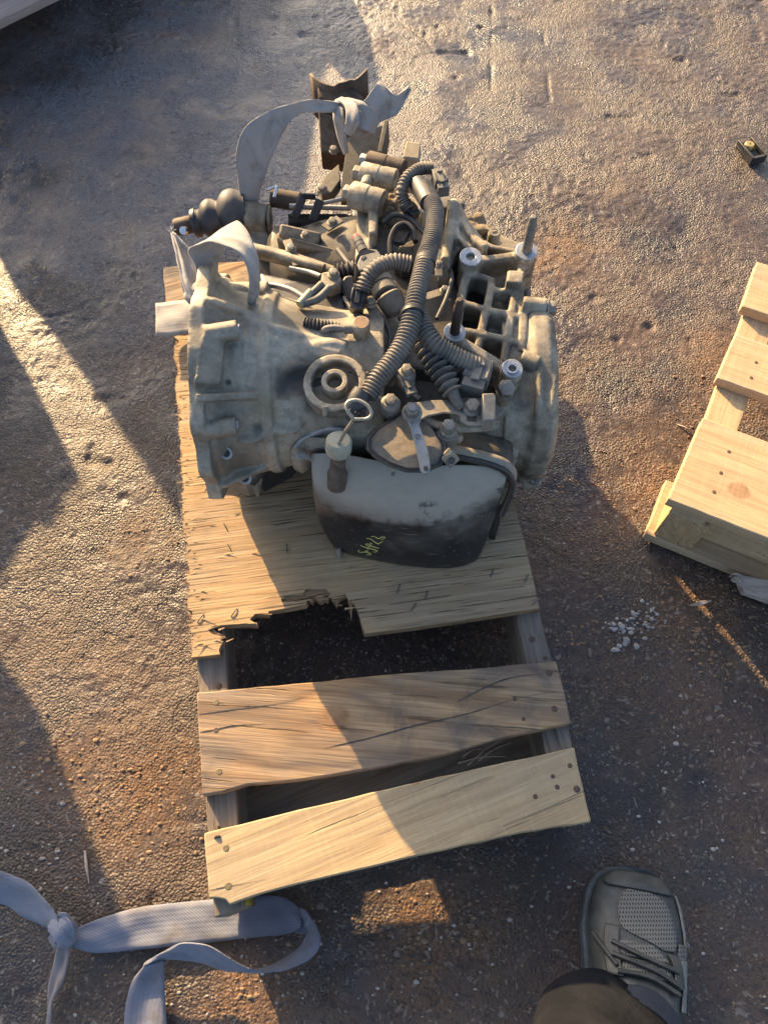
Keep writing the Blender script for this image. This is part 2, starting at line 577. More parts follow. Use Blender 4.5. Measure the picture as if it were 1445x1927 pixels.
M['pale_wood'] = wood('pale_splinter', (.56, .45, .36), (.42, .32, .24), grey_amt=.2, ring=60, crack=.2, bump=.6)
M['pink_wood'] = wood('pinkish_board', (.50, .39, .33), (.40, .30, .25), grey_amt=.3, ring=18, crack=.1, bump=.4)
M['switch'] = grimy('dusty_switch_cover', (.05, .052, .058), (.075, .075, .08), dust=(.30, .24, .165), dust_amt=.95, dust_lo=.75, rough=.5, stain_amt=.1, dfloor=.8)
M['levermetal'] = grimy('worn_lever', (.34, .33, .31), (.44, .43, .41), dust_amt=.25, rough=.5, metal=.4, stain_amt=.25, bump=.1)
M['wire'] = grimy('dull_wire', (.36, .335, .27), (.45, .42, .34), dust_amt=.15, rough=.4, metal=.6, stain_amt=.15, bump=.05)
M['tube_rust'] = grimy('rust_spotted_tube', (.075, .055, .045), (.16, .125, .095), dust_amt=.3, rough=.6, stain_amt=.4, nscale=60)
M['lugtan'] = grimy('tan_dusted_lug', (.32, .26, .17), (.38, .31, .21), dust=(.42, .34, .22), dust_amt=.6, rough=.8)
M['mountplate'] = grimy('brown_mount_plate', (.075, .064, .045), (.12, .10, .075), dust=(.27, .22, .15), dust_amt=.45, rough=.7)
M['rustface'] = grimy('rust_dusted_face', (.40, .26, .15), (.33, .20, .11), dust=(.45, .30, .18), dust_amt=.4, rough=.9)
M['flangedust'] = grimy('dusted_flange', (.26, .235, .19), (.33, .30, .24), dust=(.42, .34, .23), dust_amt=.7, rough=.85)
n = NT('black_pan_under_dust')
nz = n.noise(16, 6, .6, dist=.5)
hz = n.math('ADD', n.sep()[2], n.math('ADD', n.math('MULTIPLY', n.math('SUBTRACT', nz, .5), .085), n.math('MULTIPLY', n.math('SUBTRACT', n.noise(70, 4), .5), .03)))
dm = n.math('MULTIPLY', n.ramp(hz, .088, .116), n.ramp(n.up(), .15, .5))
wipe = n.math('MULTIPLY', n.ramp(n.noise(30, 5, .6, n.mapping((.35, 1, 1))), .56, .64), n.ramp(hz, .155, .125))
wipe = n.math('MAXIMUM', wipe, n.ramp(n.noise(24, 4, .6, n.mapping((1, 1, 1), (3, 1, 2))), .64, .70))
dm = n.math('MULTIPLY', dm, n.math('SUBTRACT', 1.0, n.math('MULTIPLY', wipe, .88)))
lowd = n.math('MULTIPLY', n.ramp(n.noise(9, 5), .4, .65), .32)
dm = n.math('MAXIMUM', dm, n.math('MULTIPLY', lowd, n.ramp(hz, .04, .10)))
c_ = n.mix(n.noise(60, 5), (.28, .25, .20), (.38, .34, .27))
col = n.mix(dm, n.mix(n.noise(20), (.012, .012, .014), (.026, .025, .025)), c_)
col = n.mix(n.math('MULTIPLY', n.blob((-.085, -.10, .14), .01, .05, 25, .03), .5), col, (.10, .075, .055))
sc_ = n.ramp(n.noise(1.0, 2, .5, n.mapping((25, 420, 420), rot=(0, 0, .5))), .66, .70)
col = n.mix(n.math('MULTIPLY', sc_, .35), col, (.33, .31, .28))
nb = n.bump(n.noise(300, 3), .2, .0006)
nb = n.bump(n.noise(28, 3), .35, .004, nb)
M['pan'] = n.fin(col, n.math('ADD', n.math('MULTIPLY', dm, .35), .30), 0, nb)

# ------------------------------------------------------------------ ground
_tabs = {}


def vnoise(X, Y, scale, seed):
    if seed not in _tabs:
        _tabs[seed] = np.random.RandomState(seed).rand(256, 256)
    tab = _tabs[seed]
    x, y = X * scale, Y * scale
    xi, yi = np.floor(x).astype(int), np.floor(y).astype(int)
    fx, fy = x - xi, y - yi
    fx, fy = fx * fx * (3 - 2 * fx), fy * fy * (3 - 2 * fy)
    g = lambda a, b: tab[(yi + b) & 255, (xi + a) & 255]
    return (g(0, 0) * (1 - fx) + g(1, 0) * fx) * (1 - fy) + (g(0, 1) * (1 - fx) + g(1, 1) * fx) * fy


def ridge(X, Y, scale, seed):
    return 1 - np.abs(2 * vnoise(X, Y, scale, seed) - 1)


def ground_h(X, Y):
    wx = X + .05 * (vnoise(X, Y, 6, 91) - .5)
    wy = Y + .05 * (vnoise(X, Y, 6, 92) - .5)
    h = .012 * (vnoise(wx, wy, 2.3, 1) - .5) + .008 * (vnoise(wx, wy, 6, 2) - .5)
    h += .0022 * (vnoise(wx, wy, 17, 3) - .5) + .0008 * (vnoise(wx, wy, 38, 4) - .5)
    rough = .55 + .9 * np.clip(vnoise(X, Y, 3.1, 40) * 1.8 - .5, 0, 1)
    h += rough * .0009 * (vnoise(X, Y, 85, 5) - .5) + rough * .0020 * (vnoise(X, Y, 190, 6) - .5)
    # broken cracks: thin ridged lines, only in places
    cr = np.clip((ridge(wx, wy, 4.6, 8) - .965) * 30, 0, 1) * np.clip(vnoise(X, Y, 11, 9) * 3 - 1.5, 0, 1)
    h -= .0028 * cr
    pit = np.clip(vnoise(X, Y, 30, 12) - .82, 0, 1) * np.clip(vnoise(X, Y, 4, 13) * 2 - .7, 0, 1)
    h -= .03 * pit
    # two shallow saw cuts in the upper right and a rut on the right
    for x0, y0, x1, y1, w in ((.275, 2.1, .245, 1.66, .004), (.395, 2.1, .375, 1.62, .004)):
        t = np.clip(((X - x0) * (x1 - x0) + (Y - y0) * (y1 - y0)) / ((x1 - x0) ** 2 + (y1 - y0) ** 2), 0, 1)
        d = np.hypot(X - x0 - t * (x1 - x0), Y - y0 - t * (y1 - y0))
        h -= .0035 * np.exp(-(d / w) ** 2) * np.clip(vnoise(X, Y, 20, 33) * 2.4 - .5, 0, 1)
    return h - .006


gx = np.arange(-1.22, 1.2201, .0044)
gy = np.arange(-.40, 2.4201, .0046)
GX, GY = np.meshgrid(gx, gy)
GH = ground_h(GX, GY)
edge = np.minimum(np.minimum(GX + 1.22, 1.22 - GX), np.minimum(GY + .40, 2.42 - GY))
GH = GH * np.clip(edge / .1, 0, 1) + (-.006) * (1 - np.clip(edge / .1, 0, 1))
nx_, ny_ = len(gx), len(gy)
co = np.stack([GX, GY, GH], -1).reshape(-1, 3).astype(np.float32)
idx = np.arange(nx_ * ny_).reshape(ny_, nx_)
quads = np.stack([idx[:-1, :-1], idx[:-1, 1:], idx[1:, 1:], idx[1:, :-1]], -1).reshape(-1, 4)
# an outer skirt that carries the yard on to the horizon
x0, x1, y0, y1 = gx[0], gx[-1], gy[0], gy[-1]
far = 600.0
outer = np.array([[x0, y0], [x1, y0], [x1, y1], [x0, y1], [-far, -far], [far, -far], [far, far], [-far, far]])
nb_ = len(co)
ring_ = [idx[0, :], idx[:, -1], idx[-1, ::-1], idx[::-1, 0]]
extra = [(-far, -far, -.006), (far, -far, -.006), (far, far, -.006), (-far, far, -.006)]
co = np.vstack([co, np.array(extra, np.float32)])
polys = [tuple(q) for q in quads.tolist()]
for k in range(4):
    a, b = nb_ + k, nb_ + (k + 1) % 4
    polys.append(tuple([a, b] + list(reversed(ring_[k].tolist()))))
gme = bpy.data.meshes.new('ground')
gme.from_pydata(co.tolist(), [], polys)
gme.polygons.foreach_set('use_smooth', [True] * len(gme.polygons))
n = NT('oily_yard_concrete')
sx = n.sep()
warp = n.vmath('ADD', n.obj, n.vmath('MULTIPLY', n.vmath('SUBTRACT', n.noise(7, 4, color=True), (.5, .5, .5)), (.10, .10, 0)))
big = n.noise(2.6, 7, .62, warp)
med = n.noise(9, 7, .65, warp)
fine = n.noise(140, 4, .6)
col = n.mix(n.ramp(big, .36, .64), (.052, .035, .026), (.105, .061, .036))
col = n.mix(n.ramp(med, .46, .68, 0, .55), col, (.115, .077, .05))
# the cleaner, drier end of the yard away from the oil, with some glare painted into its tone
dry = n.math('ADD', n.math('MULTIPLY', sx[0], .55), n.math('MULTIPLY', sx[1], .62))
dry = n.math('ADD', dry, n.math('MULTIPLY', n.math('SUBTRACT', med, .5), .7))
col = n.mix(n.ramp(dry, .55, 1.25, 0, .72), col, n.mix(n.ramp(fine, .3, .7), (.078, .057, .042), (.125, .092, .066)))
pur = n.ramp(n.noise(6.5, 7, .68, n.mapping((1, 1, 1), (9, 3, 0), vec=warp)), .47, .60)
col = n.mix(n.math('MULTIPLY', pur, .6), col, n.mix(fine, (.040, .031, .029), (.070, .054, .047)))
tanp = n.ramp(n.noise(11, 7, .7, n.mapping((1, 1, 1), (2, 7, 0), vec=warp)), .54, .66)
col = n.mix(n.math('MULTIPLY', tanp, .45), col, (.15, .105, .068))
# sky sheen on the shaded upper left, painted as a bluish grey
sky_sheen = n.blob(P(260, 260, 0), .30, .85, 3, .5)
sky_sheen = n.math('MULTIPLY', sky_sheen, n.ramp(med, .34, .62, .35, 1.0))
col = n.mix(n.math('MULTIPLY', sky_sheen, .62), col, n.mix(fine, (.115, .126, .150), (.19, .205, .235)))
# ochre grit swept into patches
pat = None
for px, py, r0, r1 in ((1290, 880, .03, .20), (1420, 690, .05, .16), (300, 1500, .02, .13), (130, 1440, .0, .08), (820, 1740, .02, .12),
                       (620, 1230, .0, .10), (1040, 480, .02, .14), (250, 1040, .0, .09), (1330, 1110, .0, .10), (470, 1880, .0, .10)):
    b = n.blob(P(px, py, 0), r0, r1, 14, .16)
    pat = b if pat is None else n.math('MAXIMUM', pat, b)
gritc = n.mix(n.ramp(n.voro(230, out='Color'), .2, .8), (.12, .060, .026), (.22, .115, .052))
col = n.mix(n.math('MULTIPLY', pat, n.ramp(med, .36, .58, .15, .85)), col, gritc)
# rusty drips and a dark oil film
rst = n.math('MULTIPLY', n.blob(P(305, 40, 0), .01, .09, 20, .09), n.ramp(n.noise(24, 4), .52, .6))
col = n.mix(n.math('MULTIPLY', rst, .8), col, (.16, .06, .03))
oil = n.ramp(n.noise(3.4, 5, .6, n.mapping((1, 1, 1), (4, 2, 0), vec=warp)), .53, .66)
col = n.mix(n.math('MULTIPLY', oil, .72), col, (.022, .019, .020))
under = n.blob(P(640, 1300, 0), .10, .34, 9, .12)  # darker ground centred beneath the pallet
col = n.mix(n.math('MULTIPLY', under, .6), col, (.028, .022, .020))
# aggregate: pale and dark chips
vc = n.voro(300, warp, out='Color')
vs_ = n.sep(vc)
col = n.mix(n.ramp(vs_[0], .88, .97, 0, .5), col, (.30, .245, .19))
col = n.mix(n.ramp(vs_[1], .70, .90, 0, .62), col, (.028, .023, .020))
vd = n.voro(62, n.obj, out='Color')
chip = n.math('MULTIPLY', n.ramp(n.sep(vd)[0], .955, .965), n.ramp(n.voro(62), .18, .26, 1, 0))
col = n.mix(n.math('MULTIPLY', chip, .6), col, (.28, .245, .21))
hgt = n.math('ADD', n.math('MULTIPLY', n.noise(380, 4, .65), .9), n.math('MULTIPLY', n.voro(270), -.9))
nb = n.bump(hgt, n.ramp(med, .36, .62, .22, 1.0), .0026)
nb = n.bump(n.noise(150, 5, .62), .45, .003, nb)
ro = n.ramp(big, .3, .7, .30, .52)
ro = n.math('SUBTRACT', ro, n.math('MULTIPLY', oil, .12))
ro = n.math('SUBTRACT', ro, n.math('MULTIPLY', sky_sheen, .06))
ro = n.math('SUBTRACT', ro, n.math('MULTIPLY', pur, .07))
ro = n.math('ADD', ro, n.math('MULTIPLY', tanp, .12))
ro = n.math('ADD', ro, n.math('MULTIPLY', pat, .25))
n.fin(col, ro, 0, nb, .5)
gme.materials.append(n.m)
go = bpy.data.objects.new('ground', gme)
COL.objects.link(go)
tag(go, kind='structure')


def gz(x, y):
    i = min(max(int(round((x - gx[0]) / .0044)), 0), nx_ - 1)
    j = min(max(int(round((y - gy[0]) / .0046)), 0), ny_ - 1)
    return float(GH[j, i])

# ------------------------------------------------------------------ pallets
def outline_board(name, corners, thick, mat, parent, rough=.0012, step=.02, bevel=.0016, along=None, kids=None):
    """board from its plan outline (world points, top face); own frame: X along its length. The top face may tilt."""
    C = [Vector(c) for c in corners]
    cen = sum(C, Vector()) / len(C)
    if along is None:
        along = max(((C[i] - C[j]) for i in range(len(C)) for j in range(i)), key=lambda d: d.length)
    X = Vector((along[0], along[1], 0)).normalized()
    if X.x < 0:
        X = -X
    Y = Vector((-X.y, X.x, 0))
    R = Matrix((X, Y, Vector((0, 0, 1)))).transposed()
    loc = [R.transposed() @ (c - cen) for c in C]
    pts = []
    rr = random.Random(hash(name) % 1000 + int(abs(cen.x) * 1e4))
    for i in range(len(loc)):
        a, b = loc[i], loc[(i + 1) % len(loc)]
        k = max(1, int((b - a).length / step)) if rough else 1
        nrm = Vector((-(b - a).y, (b - a).x, 0)).normalized()
        for j in range(k):
            q = a.lerp(b, j / k)
            pts.append(q + nrm * (rr.uniform(-1, 1) * rough if j else 0))
    g = MB()
    g.slab(pts, thick)
    root = parent
    M = Matrix.Translation(cen - Vector(root.location)) @ R.to_4x4()
    return g.build(name, mat, root, bevel=bevel, M=M), M


def loc_in(M, root, p):
    return M.inverted() @ (Vector(p) - Vector(root.location))


def local_part(name, g, mat, parent, Minv_pts=False, **kw):
    """mesh given in the parent part's own frame"""
    return g.build(name, mat, parent, M=Matrix.Identity(4), **kw)


def nail_mesh(r, h, dish=False):
    g = MB()
    prof = [(0, r), (.7, r), (1, r * .8)]
    g.lathe((0, 0, -.002), (0, 0, h), prof, 12)
    return g


_nail = {}


def nail(parent, M, root, px, py, z, r=.0042, mat='nail', h=.0005):
    r *= .82
    key = (round(r, 4), mat, h)
    p = loc_in(M, root, P(px, py, z))
    if key not in _nail:
        o = nail_mesh(r, h).build('nail', ALL[mat], parent, M=Matrix.Translation(p))
        _nail[key] = o.data
    else:
        o = bpy.data.objects.new('nail', _nail[key])
        COL.objects.link(o)
        o.parent = parent
        o.matrix_local = Matrix.Translation(p)
    return o


ALL = M
MAT = M
pal = empty('wooden_pallet', (0, .45, 0), 'weathered cut-down wooden pallet with a plywood sheet, under the gearbox', 'pallet', 'wooden pallets')
ZT = .124
W = lambda l, z: [P(x, y, z) for x, y in l]
# stringers
sl, slM = outline_board('stringer', W([(370, 1238), (425, 1236), (462, 1690), (440, 1712), (403, 1728)], .106) and
                        [P(403, 1728, .106), P(459, 1706, .106), P(425, 1237, .106), P(425, 1237, .106) + (P(425, 1237, .106) - P(459, 1706, .106)) * 2.1,
                         P(371, 1240, .106) + (P(371, 1240, .106) - P(403, 1728, .106)) * 2.1], .090, MAT['stringer'], pal, rough=.0008)
g = MB()
for k in range(1):
    a, b = P(401, 1702, .1065), P(403, 1728, .1065)
yl = MB()
e0, e1 = loc_in(slM, pal, P(455, 1690, .104)), loc_in(slM, pal, P(460, 1707, .104))
yl.slab([e0 + Vector((0, 0, 0)), e1 + Vector((-.004, 0, 0)), e1 + Vector((-.004, -.0018, 0)), e0 + Vector((0, -.0018, 0))], .08)
e0, e1 = loc_in(slM, pal, P(371, 1300, .1)), loc_in(slM, pal, P(402, 1722, .1))
nail(sl, slM, pal, 412, 1291, .1062, .0058)
nail(sl, slM, pal, 424, 1205, .1062, .003, 'staple')
# bent nail standing out of the stringer
bn = MB()
q = loc_in(slM, pal, P(412, 1556, .106))
bn.tube([q + Vector((0, 0, -.004)), q + Vector((.002, 0, .010)), q + Vector((.013, .001, .017))], .0016, 8)
bn.cyl(q + Vector((.013, .001, .017)), q + Vector((.0145, .001, .0178)), .0042, 12)
bn.build('bent_nail', MAT['rust'], sl, M=Matrix.Identity(4))
f0, f1, f2, f3 = P(970, 1150, .106), P(1014, 1150, .106), P(1074, 1395, .106), P(1022, 1395, .106)
d1, d2 = f1 - f2, f0 - f3
sr, srM = outline_board('stringer', [f3 - d2 * .50, f2 - d1 * .50, f1 + d1 * 2.2, f0 + d2 * 2.2], .090, MAT['stringer'], pal, rough=.0008)
for px, py, r in ((989, 1151, .0045), (1001, 1203, .0055), (1026, 1238, .004)):
    nail(sr, srM, pal, px, py, .1062, r)
# bottom boards
bb, bbM = outline_board('bottom_board', [P(395, 1500, .016) - Vector((.0, .0, 0)), P(405, 1640, .016), P(1075, 1500, .016), P(1045, 1370, .016)], .016, MAT['board_c'], pal)
bb2, _ = outline_board('bottom_board', [P(330, 900, .016), P(350, 1010, .016), P(960, 920, .016), P(935, 820, .016)], .016, MAT['board_c'], pal)
bb3, _ = outline_board('bottom_board', [P(330, 560, .016), P(345, 650, .016), P(900, 600, .016), P(880, 510, .016)], .016, MAT['board_c'], pal)
# deck boards in view
b2, b2M = outline_board('deck_board', W([(370, 1303), (520, 1290), (720, 1270), (900, 1257), (1046, 1244), (1062, 1305), (1074, 1361), (960, 1385), (820, 1424),
                                         (700, 1446), (600, 1462), (520, 1472), (465, 1476), (420, 1490), (381, 1496)], ZT), .0175, MAT['board_a'], pal, rough=.0006)
b1, b1M = outline_board('deck_board', W([(384, 1568), (560, 1524), (760, 1477), (920, 1441), (1080, 1406), (1096, 1478), (1112, 1546), (980, 1567), (800, 1607), (640, 1645),
                                         (520, 1674), (450, 1696), (432, 1703), (424, 1693), (410, 1690), (393, 1690)], ZT), .0175, MAT['board_b'], pal, rough=.0007)
b0, b0M = outline_board('deck_board', W([(308, 503), (313, 598), (620, 575), (905, 520), (885, 430), (600, 480)], ZT), .0175, MAT['board_a'], pal, rough=.0014)
for px, py, r, m in ((407, 1322, .0052, 'nail_lit'), (413, 1452, .0052, 'nail_lit'), (407, 1374, .0045, 'nail'), (1033, 1267, .0055, 'nail'), (1043, 1334, .0055, 'nail'),
                     (985, 1353, .0034, 'nail'), (968, 1315, .004, 'nail')):
    nail(b2, b2M, pal, px, py, ZT, r, m)
for px, py, r, m in ((426, 1596, .0052, 'nail_lit'), (430, 1667, .0056, 'nail_lit'), (1072, 1441, .004, 'nail'), (1040, 1461, .0036, 'nail'), (1048, 1481, .004, 'nail'),
                     (1007, 1499, .004, 'nail'), (1085, 1485, .0058, 'nail')):
    nail(b1, b1M, pal, px, py, ZT, r, m)


def crack(parent, M, pts, w, z, mat='oily'):
    """a split in a board: a thin dark sliver sunk along the grain"""
    g = MB()
    C = spline([loc_in(M, pal, P(x, y, z)) for x, y in pts], 30)
    L, R_ = [], []
    for i, c in enumerate(C):
        t = i / (len(C) - 1)
        ww = w * (.25 + .75 * math.sin(PI * min(1, t * 1.15 + .12))) * (.7 + .6 * random.random()) if 0 < t < 1 else w * .15
        L.append(Vector(c) + Vector((0, ww, .0004)))
        R_.append(Vector(c) + Vector((0, -ww, .0004)))
    o = len(g.v)
    g.v += L + R_
    k = len(L)
    for i in range(k - 1):
        g.f.append((i, i + 1, k + i + 1, k + i))
    return g.build('split', ALL[mat], parent, M=Matrix.Identity(4))


crack(b2, b2M, [(372, 1345), (450, 1334), (520, 1325), (570, 1313)], .0009, ZT)
crack(b2, b2M, [(376, 1378), (407, 1373), (440, 1366), (500, 1362)], .0010, ZT)
crack(b2, b2M, [(610, 1408), (700, 1388), (780, 1366), (880, 1343), (968, 1316), (1050, 1300)], .0009, ZT)
crack(b2, b2M, [(858, 1322), (910, 1295), (960, 1276), (1033, 1266), (1050, 1263)], .0010, ZT)
crack(b1, b1M, [(392, 1676), (430, 1668), (500, 1655)], .0005, ZT)
# plywood sheet: a core and its face veneer, with a bite broken out of the front edge
left = []
yy = 1236
rr = random.Random(5)
while yy > 634:
    t = (1236 - yy) / (1236 - 632)
    left.append((359.5 - 33.5 * t + rr.uniform(-2.2, 2.6) + (rr.choice([0, 0, 0, 3.5])), yy))
    yy -= rr.uniform(5, 13)
front = [(360, 1238), (388, 1235), (415, 1232), (413, 1222), (423, 1207), (416, 1200), (425, 1196), (408, 1190), (401, 1181), (440, 1177), (485, 1178), (484, 1172),
         (468, 1168), (480, 1158), (507, 1158), (505, 1152), (545, 1146), (577, 1140), (580, 1130), (588, 1135), (592, 1126), (604, 1134), (612, 1128), (617, 1132), (620, 1122),
         (629, 1134), (633, 1140), (640, 1128), (652, 1121), (656, 1136), (661, 1168), (664, 1136), (668, 1140), (676, 1162), (683, 1188), (686, 1194),
         (780, 1182), (900, 1164), (1016, 1146), (1008, 1110), (990, 1030), (965, 936), (892, 640), (600, 612), (326, 632)]
ply, plyM = outline_board('plywood_sheet', W(front + left[::-1], .1195), .0115, MAT['ply_edge'], pal, rough=0, bevel=0, along=P(1016, 1146, .123) - P(360, 1238, .123))
fv = [(360.5, 1237), (388, 1234), (414, 1231), (412, 1222), (420, 1207), (414, 1203), (421, 1199), (398, 1192), (392, 1185), (402, 1178), (440, 1174), (482, 1173), (470, 1166),
      (480, 1155), (506, 1154), (505, 1150), (545, 1143), (576, 1137), (577, 1131), (531, 1133), (529, 1128), (540, 1121), (570, 1119), (575, 1108), (612, 1108), (622, 1117),
      (618, 1124), (630, 1122), (650, 1118), (655, 1128), (664, 1134), (672, 1145), (684, 1185), (687, 1192),
      (780, 1180), (900, 1162), (1014, 1144), (1007, 1110), (989, 1030), (963, 936), (890, 640), (600, 614), (328, 634)]
leftv = [(x + 1.2 + rr.choice([0, 0, 0, 0, 5, 9]) * rr.random(), y + .5) for x, y in left[::-1]]
g = MB()
g.slab([loc_in(plyM, pal, P(x, y, .1225)) for x, y in fv + leftv], .0029)
veneer = g.build('face_veneer', MAT['ply'], ply, M=Matrix.Identity(4))
# lifted splinters along the torn edges
g = MB()
rr = random.Random(9)
for k in range(120):
    if k < 84:
        py = rr.uniform(640, 1230)
        px = 359.5 - 33.5 * (1236 - py) / 604 + 4 + rr.uniform(0, 26) * rr.random()
    elif k < 108:
        px, py = rr.choice([(405, 1187), (418, 1203), (470, 1168), (500, 1154), (560, 1140), (600, 1126), (640, 1124), (662, 1140), (375, 1165), (385, 1120), (390, 1210)])
        px += rr.uniform(-22, 12)
        py += rr.uniform(-6, 6)
    else:
        px, py = rr.uniform(345, 540), rr.uniform(880, 1100)
    b = loc_in(plyM, pal, P(px, py, .1226))
    L = rr.uniform(.004, .010) if k < 84 else rr.uniform(.006, .022)
    a = rr.gauss(0, .10) + (PI if rr.random() < .5 else 0)
    w = rr.uniform(.0005, .0015)
    d = Vector((math.cos(a), math.sin(a), rr.uniform(0, .28))) * L
    s = Vector((-math.sin(a), math.cos(a), 0)) * w
    o = g.add([b - s, b + s, b + d + s * .2, b + d - s * .2, b - s - Vector((0, 0, .0012)), b + s - Vector((0, 0, .0012))],
              [(0, 1, 2, 3), (4, 5, 1, 0), (0, 3, 4), (1, 5, 2), (4, 3, 2, 5)])
sp = g.build('splinters', MAT['ply'], ply, M=Matrix.Identity(4), smooth=20)
sp['kind'] = 'stuff'
for px, py, a in ((441, 1153, .9), (378, 1164, .9), (750, 1108, 1.1), (802, 1120, 1.1), (926, 1078, 1.0), (990, 1089, 1.0), (424, 990, -1.2), (432, 1030, -1.2), (540, 1032, 1.5),
                  (778, 1143, .8), (1008, 1132, .6)):
    g = MB()
    q = loc_in(plyM, pal, P(px, py, .1227))
    d = Vector((math.cos(a), math.sin(a), 0)) * .0058
    g.tube([q - d - Vector((0, 0, .003)), q - d + Vector((0, 0, .0012)), q + d + Vector((0, 0, .0012)), q + d - Vector((0, 0, .003))], .0008, 6, 14)
    g.build('staple', MAT['staple'], ply, M=Matrix.Identity(4))
# straw-like slivers in the front gap
g = MB()
for (a, b) in (((862, 1436), (952, 1424)), ((900, 1432), (960, 1398)), ((880, 1440), (945, 1392)), ((870, 1425), (905, 1410))):
    g.tube([P(a[0], a[1], .05), (P(a[0], a[1], .05) + P(b[0], b[1], .100)) / 2 + Vector((0, .003, .004)), P(b[0], b[1], .100)], [.0012, .0004], 5, 8)
g.build('wood_slivers', MAT['pale_wood'], pal)
# yellow paint left on the stringer end
g = MB()
a, b = P(459.6, 1704, .102), P(452, 1640, .102)
sd = Vector((b - a)).normalized()
nn = Vector((sd.y, -sd.x, 0))
pp = []
for t, z in ((0, .0), (.1, 0), (.28, 0), (.5, 0), (.8, 0), (1.0, 0)):
    pp.append(a.lerp(b, t) + nn * .0012)
ys = MB()
top = [p for p in pp]
low = [Vector((p.x, p.y, .022 + .016 * math.sin(i * 2.1) ** 2)) for i, p in enumerate(pp)]
ys.loft([low, top], cap=False, closed=False)
ys.build('paint_smear', MAT['yellow_edge'], pal, solid=.0006)

# the fresh pallet on the right edge
zt = .135
A = {k: P(*v, zt) for k, v in dict(a0=(1257, 939), a1=(1322, 786), b0=(1348, 711), b1=(1384, 628), c0=(1395, 576), c1=(1424, 492)).items()}
vdir = (A['c1'] - A['a0']).normalized()
udir = (P(1445, 1012, zt) - P(1257, 939, zt)).normalized()
udir = (udir * .6 + Vector((vdir.y, -vdir.x, 0)) * .4).normalized()
pal2 = empty('wooden_pallet', tuple(Vector((A['a0'].x, A['a0'].y, 0))), 'fresh pale pine pallet cut off by the right edge of the picture', 'pallet', 'wooden pallets')
LB = 1.0
VE = (A['c1'] - A['a0']).dot(vdir) - .004
nb_d = []
for i, (p, q, m) in enumerate(((A['a0'], A['a1'], 'new_wood_k'), (A['b0'], A['b1'], 'new_wood'), (A['c0'], A['c1'], 'new_wood'))):
    o, Mx = outline_board('deck_board', [p, p + udir * LB, q + udir * LB, q], .019, MAT[m], pal2, rough=.0004, along=udir)
    nb_d.append((o, Mx))
for i, l in enumerate((((1371, 850), (1356, 890), (1343, 926)), ((1422, 682), (1413, 711)), ())):
    for px, py in l:
        nail(nb_d[i][0], nb_d[i][1], pal2, px, py, zt, .004, 'nail')
a0 = A['a0']


def uv_(u, v, z):
    p = a0 + udir * u + vdir * v
    return Vector((p.x, p.y, z))


for k, uu in enumerate((.012, .47, .93)):
    outline_board('stringer_board', [uv_(uu, .003, .1155), uv_(uu + .052, .003, .1155), uv_(uu + .052, VE, .1155), uv_(uu, VE, .1155)], .019, MAT['new_wood'], pal2, rough=.0003, along=vdir)
    for v0 in ((.004,) if k == 0 else (.004, VE - .095)):
        outline_board('block', [uv_(uu + .001, v0, .096), uv_(uu + .062, v0, .096), uv_(uu + .062, v0 + .09, .096), uv_(uu + .001, v0 + .09, .096)], .076, MAT['new_end'], pal2, rough=0)
for v0 in (.0, VE - .11):
    outline_board('bottom_board', [uv_(.002 if v0 < .1 else .3, v0, .0195), uv_(1.0, v0, .0195), uv_(1.0, v0 + .11, .0195), uv_(.002 if v0 < .1 else .3, v0 + .11, .0195)], .0195, MAT['new_wood'], pal2, rough=.0004, along=udir)
# an upright runner set back under the front edge, with a faded ink stamp on it
run, runM = outline_board('runner', [uv_(.060, .030, .1154), uv_(.468, .030, .1154), uv_(.468, .048, .1154), uv_(.060, .048, .1154)], .0957, MAT['new_wood'], pal2, rough=.0003, along=udir)
g = MB()
rr = random.Random(3)
for row in range(3):
    for k in range(7):
        if rr.random() < .25:
            continue
        u0 = .165 + k * .0052 + rr.uniform(-.0008, .0008)
        z0 = .072 - row * .014 + rr.uniform(-.002, .002)
        for s in range(rr.choice([1, 2, 2])):
            du, dz = rr.uniform(-.0022, .0022), rr.uniform(-.0055, .0055)
            p = uv_(u0 + du * s, .0297, z0)
            q = uv_(u0 + du, .0297, z0 + dz)
            g.bar(p, q + Vector((0, 0, .0012)), .0006, .0013, up=vdir)
g.build('ink_stamp', MAT['oily'], pal2)
# board in the top left corner belongs to another pallet
e0, e1 = P(-6, 40, .13), P(84, -4, .13)
dd = (e1 - e0).normalized()
bk = Vector((-dd.y, dd.x, 0))
pal3 = empty('wooden_pallet', (e0.x, e0.y, 0), 'pinkish pallet board poking into the top left corner of the picture', 'pallet', 'wooden pallets')
for k in range(4):
    outline_board('deck_board', [e0 - dd * .8 + bk * (.16 * k), e1 + dd * .16 + bk * (.16 * k), e1 + dd * .16 + bk * (.16 * k + .125), e0 - dd * .8 + bk * (.16 * k + .125)], .018, MAT['pink_wood'], pal3, rough=.0005, along=dd)
for t in (-.75, -.3):
    q = e0 + dd * t
    outline_board('stringer', [Vector((*(q + bk * .01).xy, .111)), Vector((*(q + dd * .04 + bk * .01).xy, .111)), Vector((*(q + dd * .04 + bk * .6).xy, .111)), Vector((*(q + bk * .6).xy, .111))], .111, MAT['stringer'], pal3, rough=0, along=bk)
# broken pale plank end beside the fresh pallet
g = MB()
ch = [(1376, 1079), (1384, 1076), (1400, 1082), (1445, 1092), (1500, 1104), (1500, 1150), (1441, 1128), (1420, 1120), (1399, 1113), (1394, 1102), (1391, 1092), (1381, 1088), (1379, 1084), (1386, 1084)]
chip, chipM = None, None
tp = [P(x, y, .030 - .012 * (y > 1095)) for x, y in ch]
g.slab(tp, .014)
c = g.build('wood_scrap', MAT['pale_wood'], None, bevel=.0012)
tag(c, 'pale broken piece of plank on the ground against the fresh pallet', 'wood scrap')

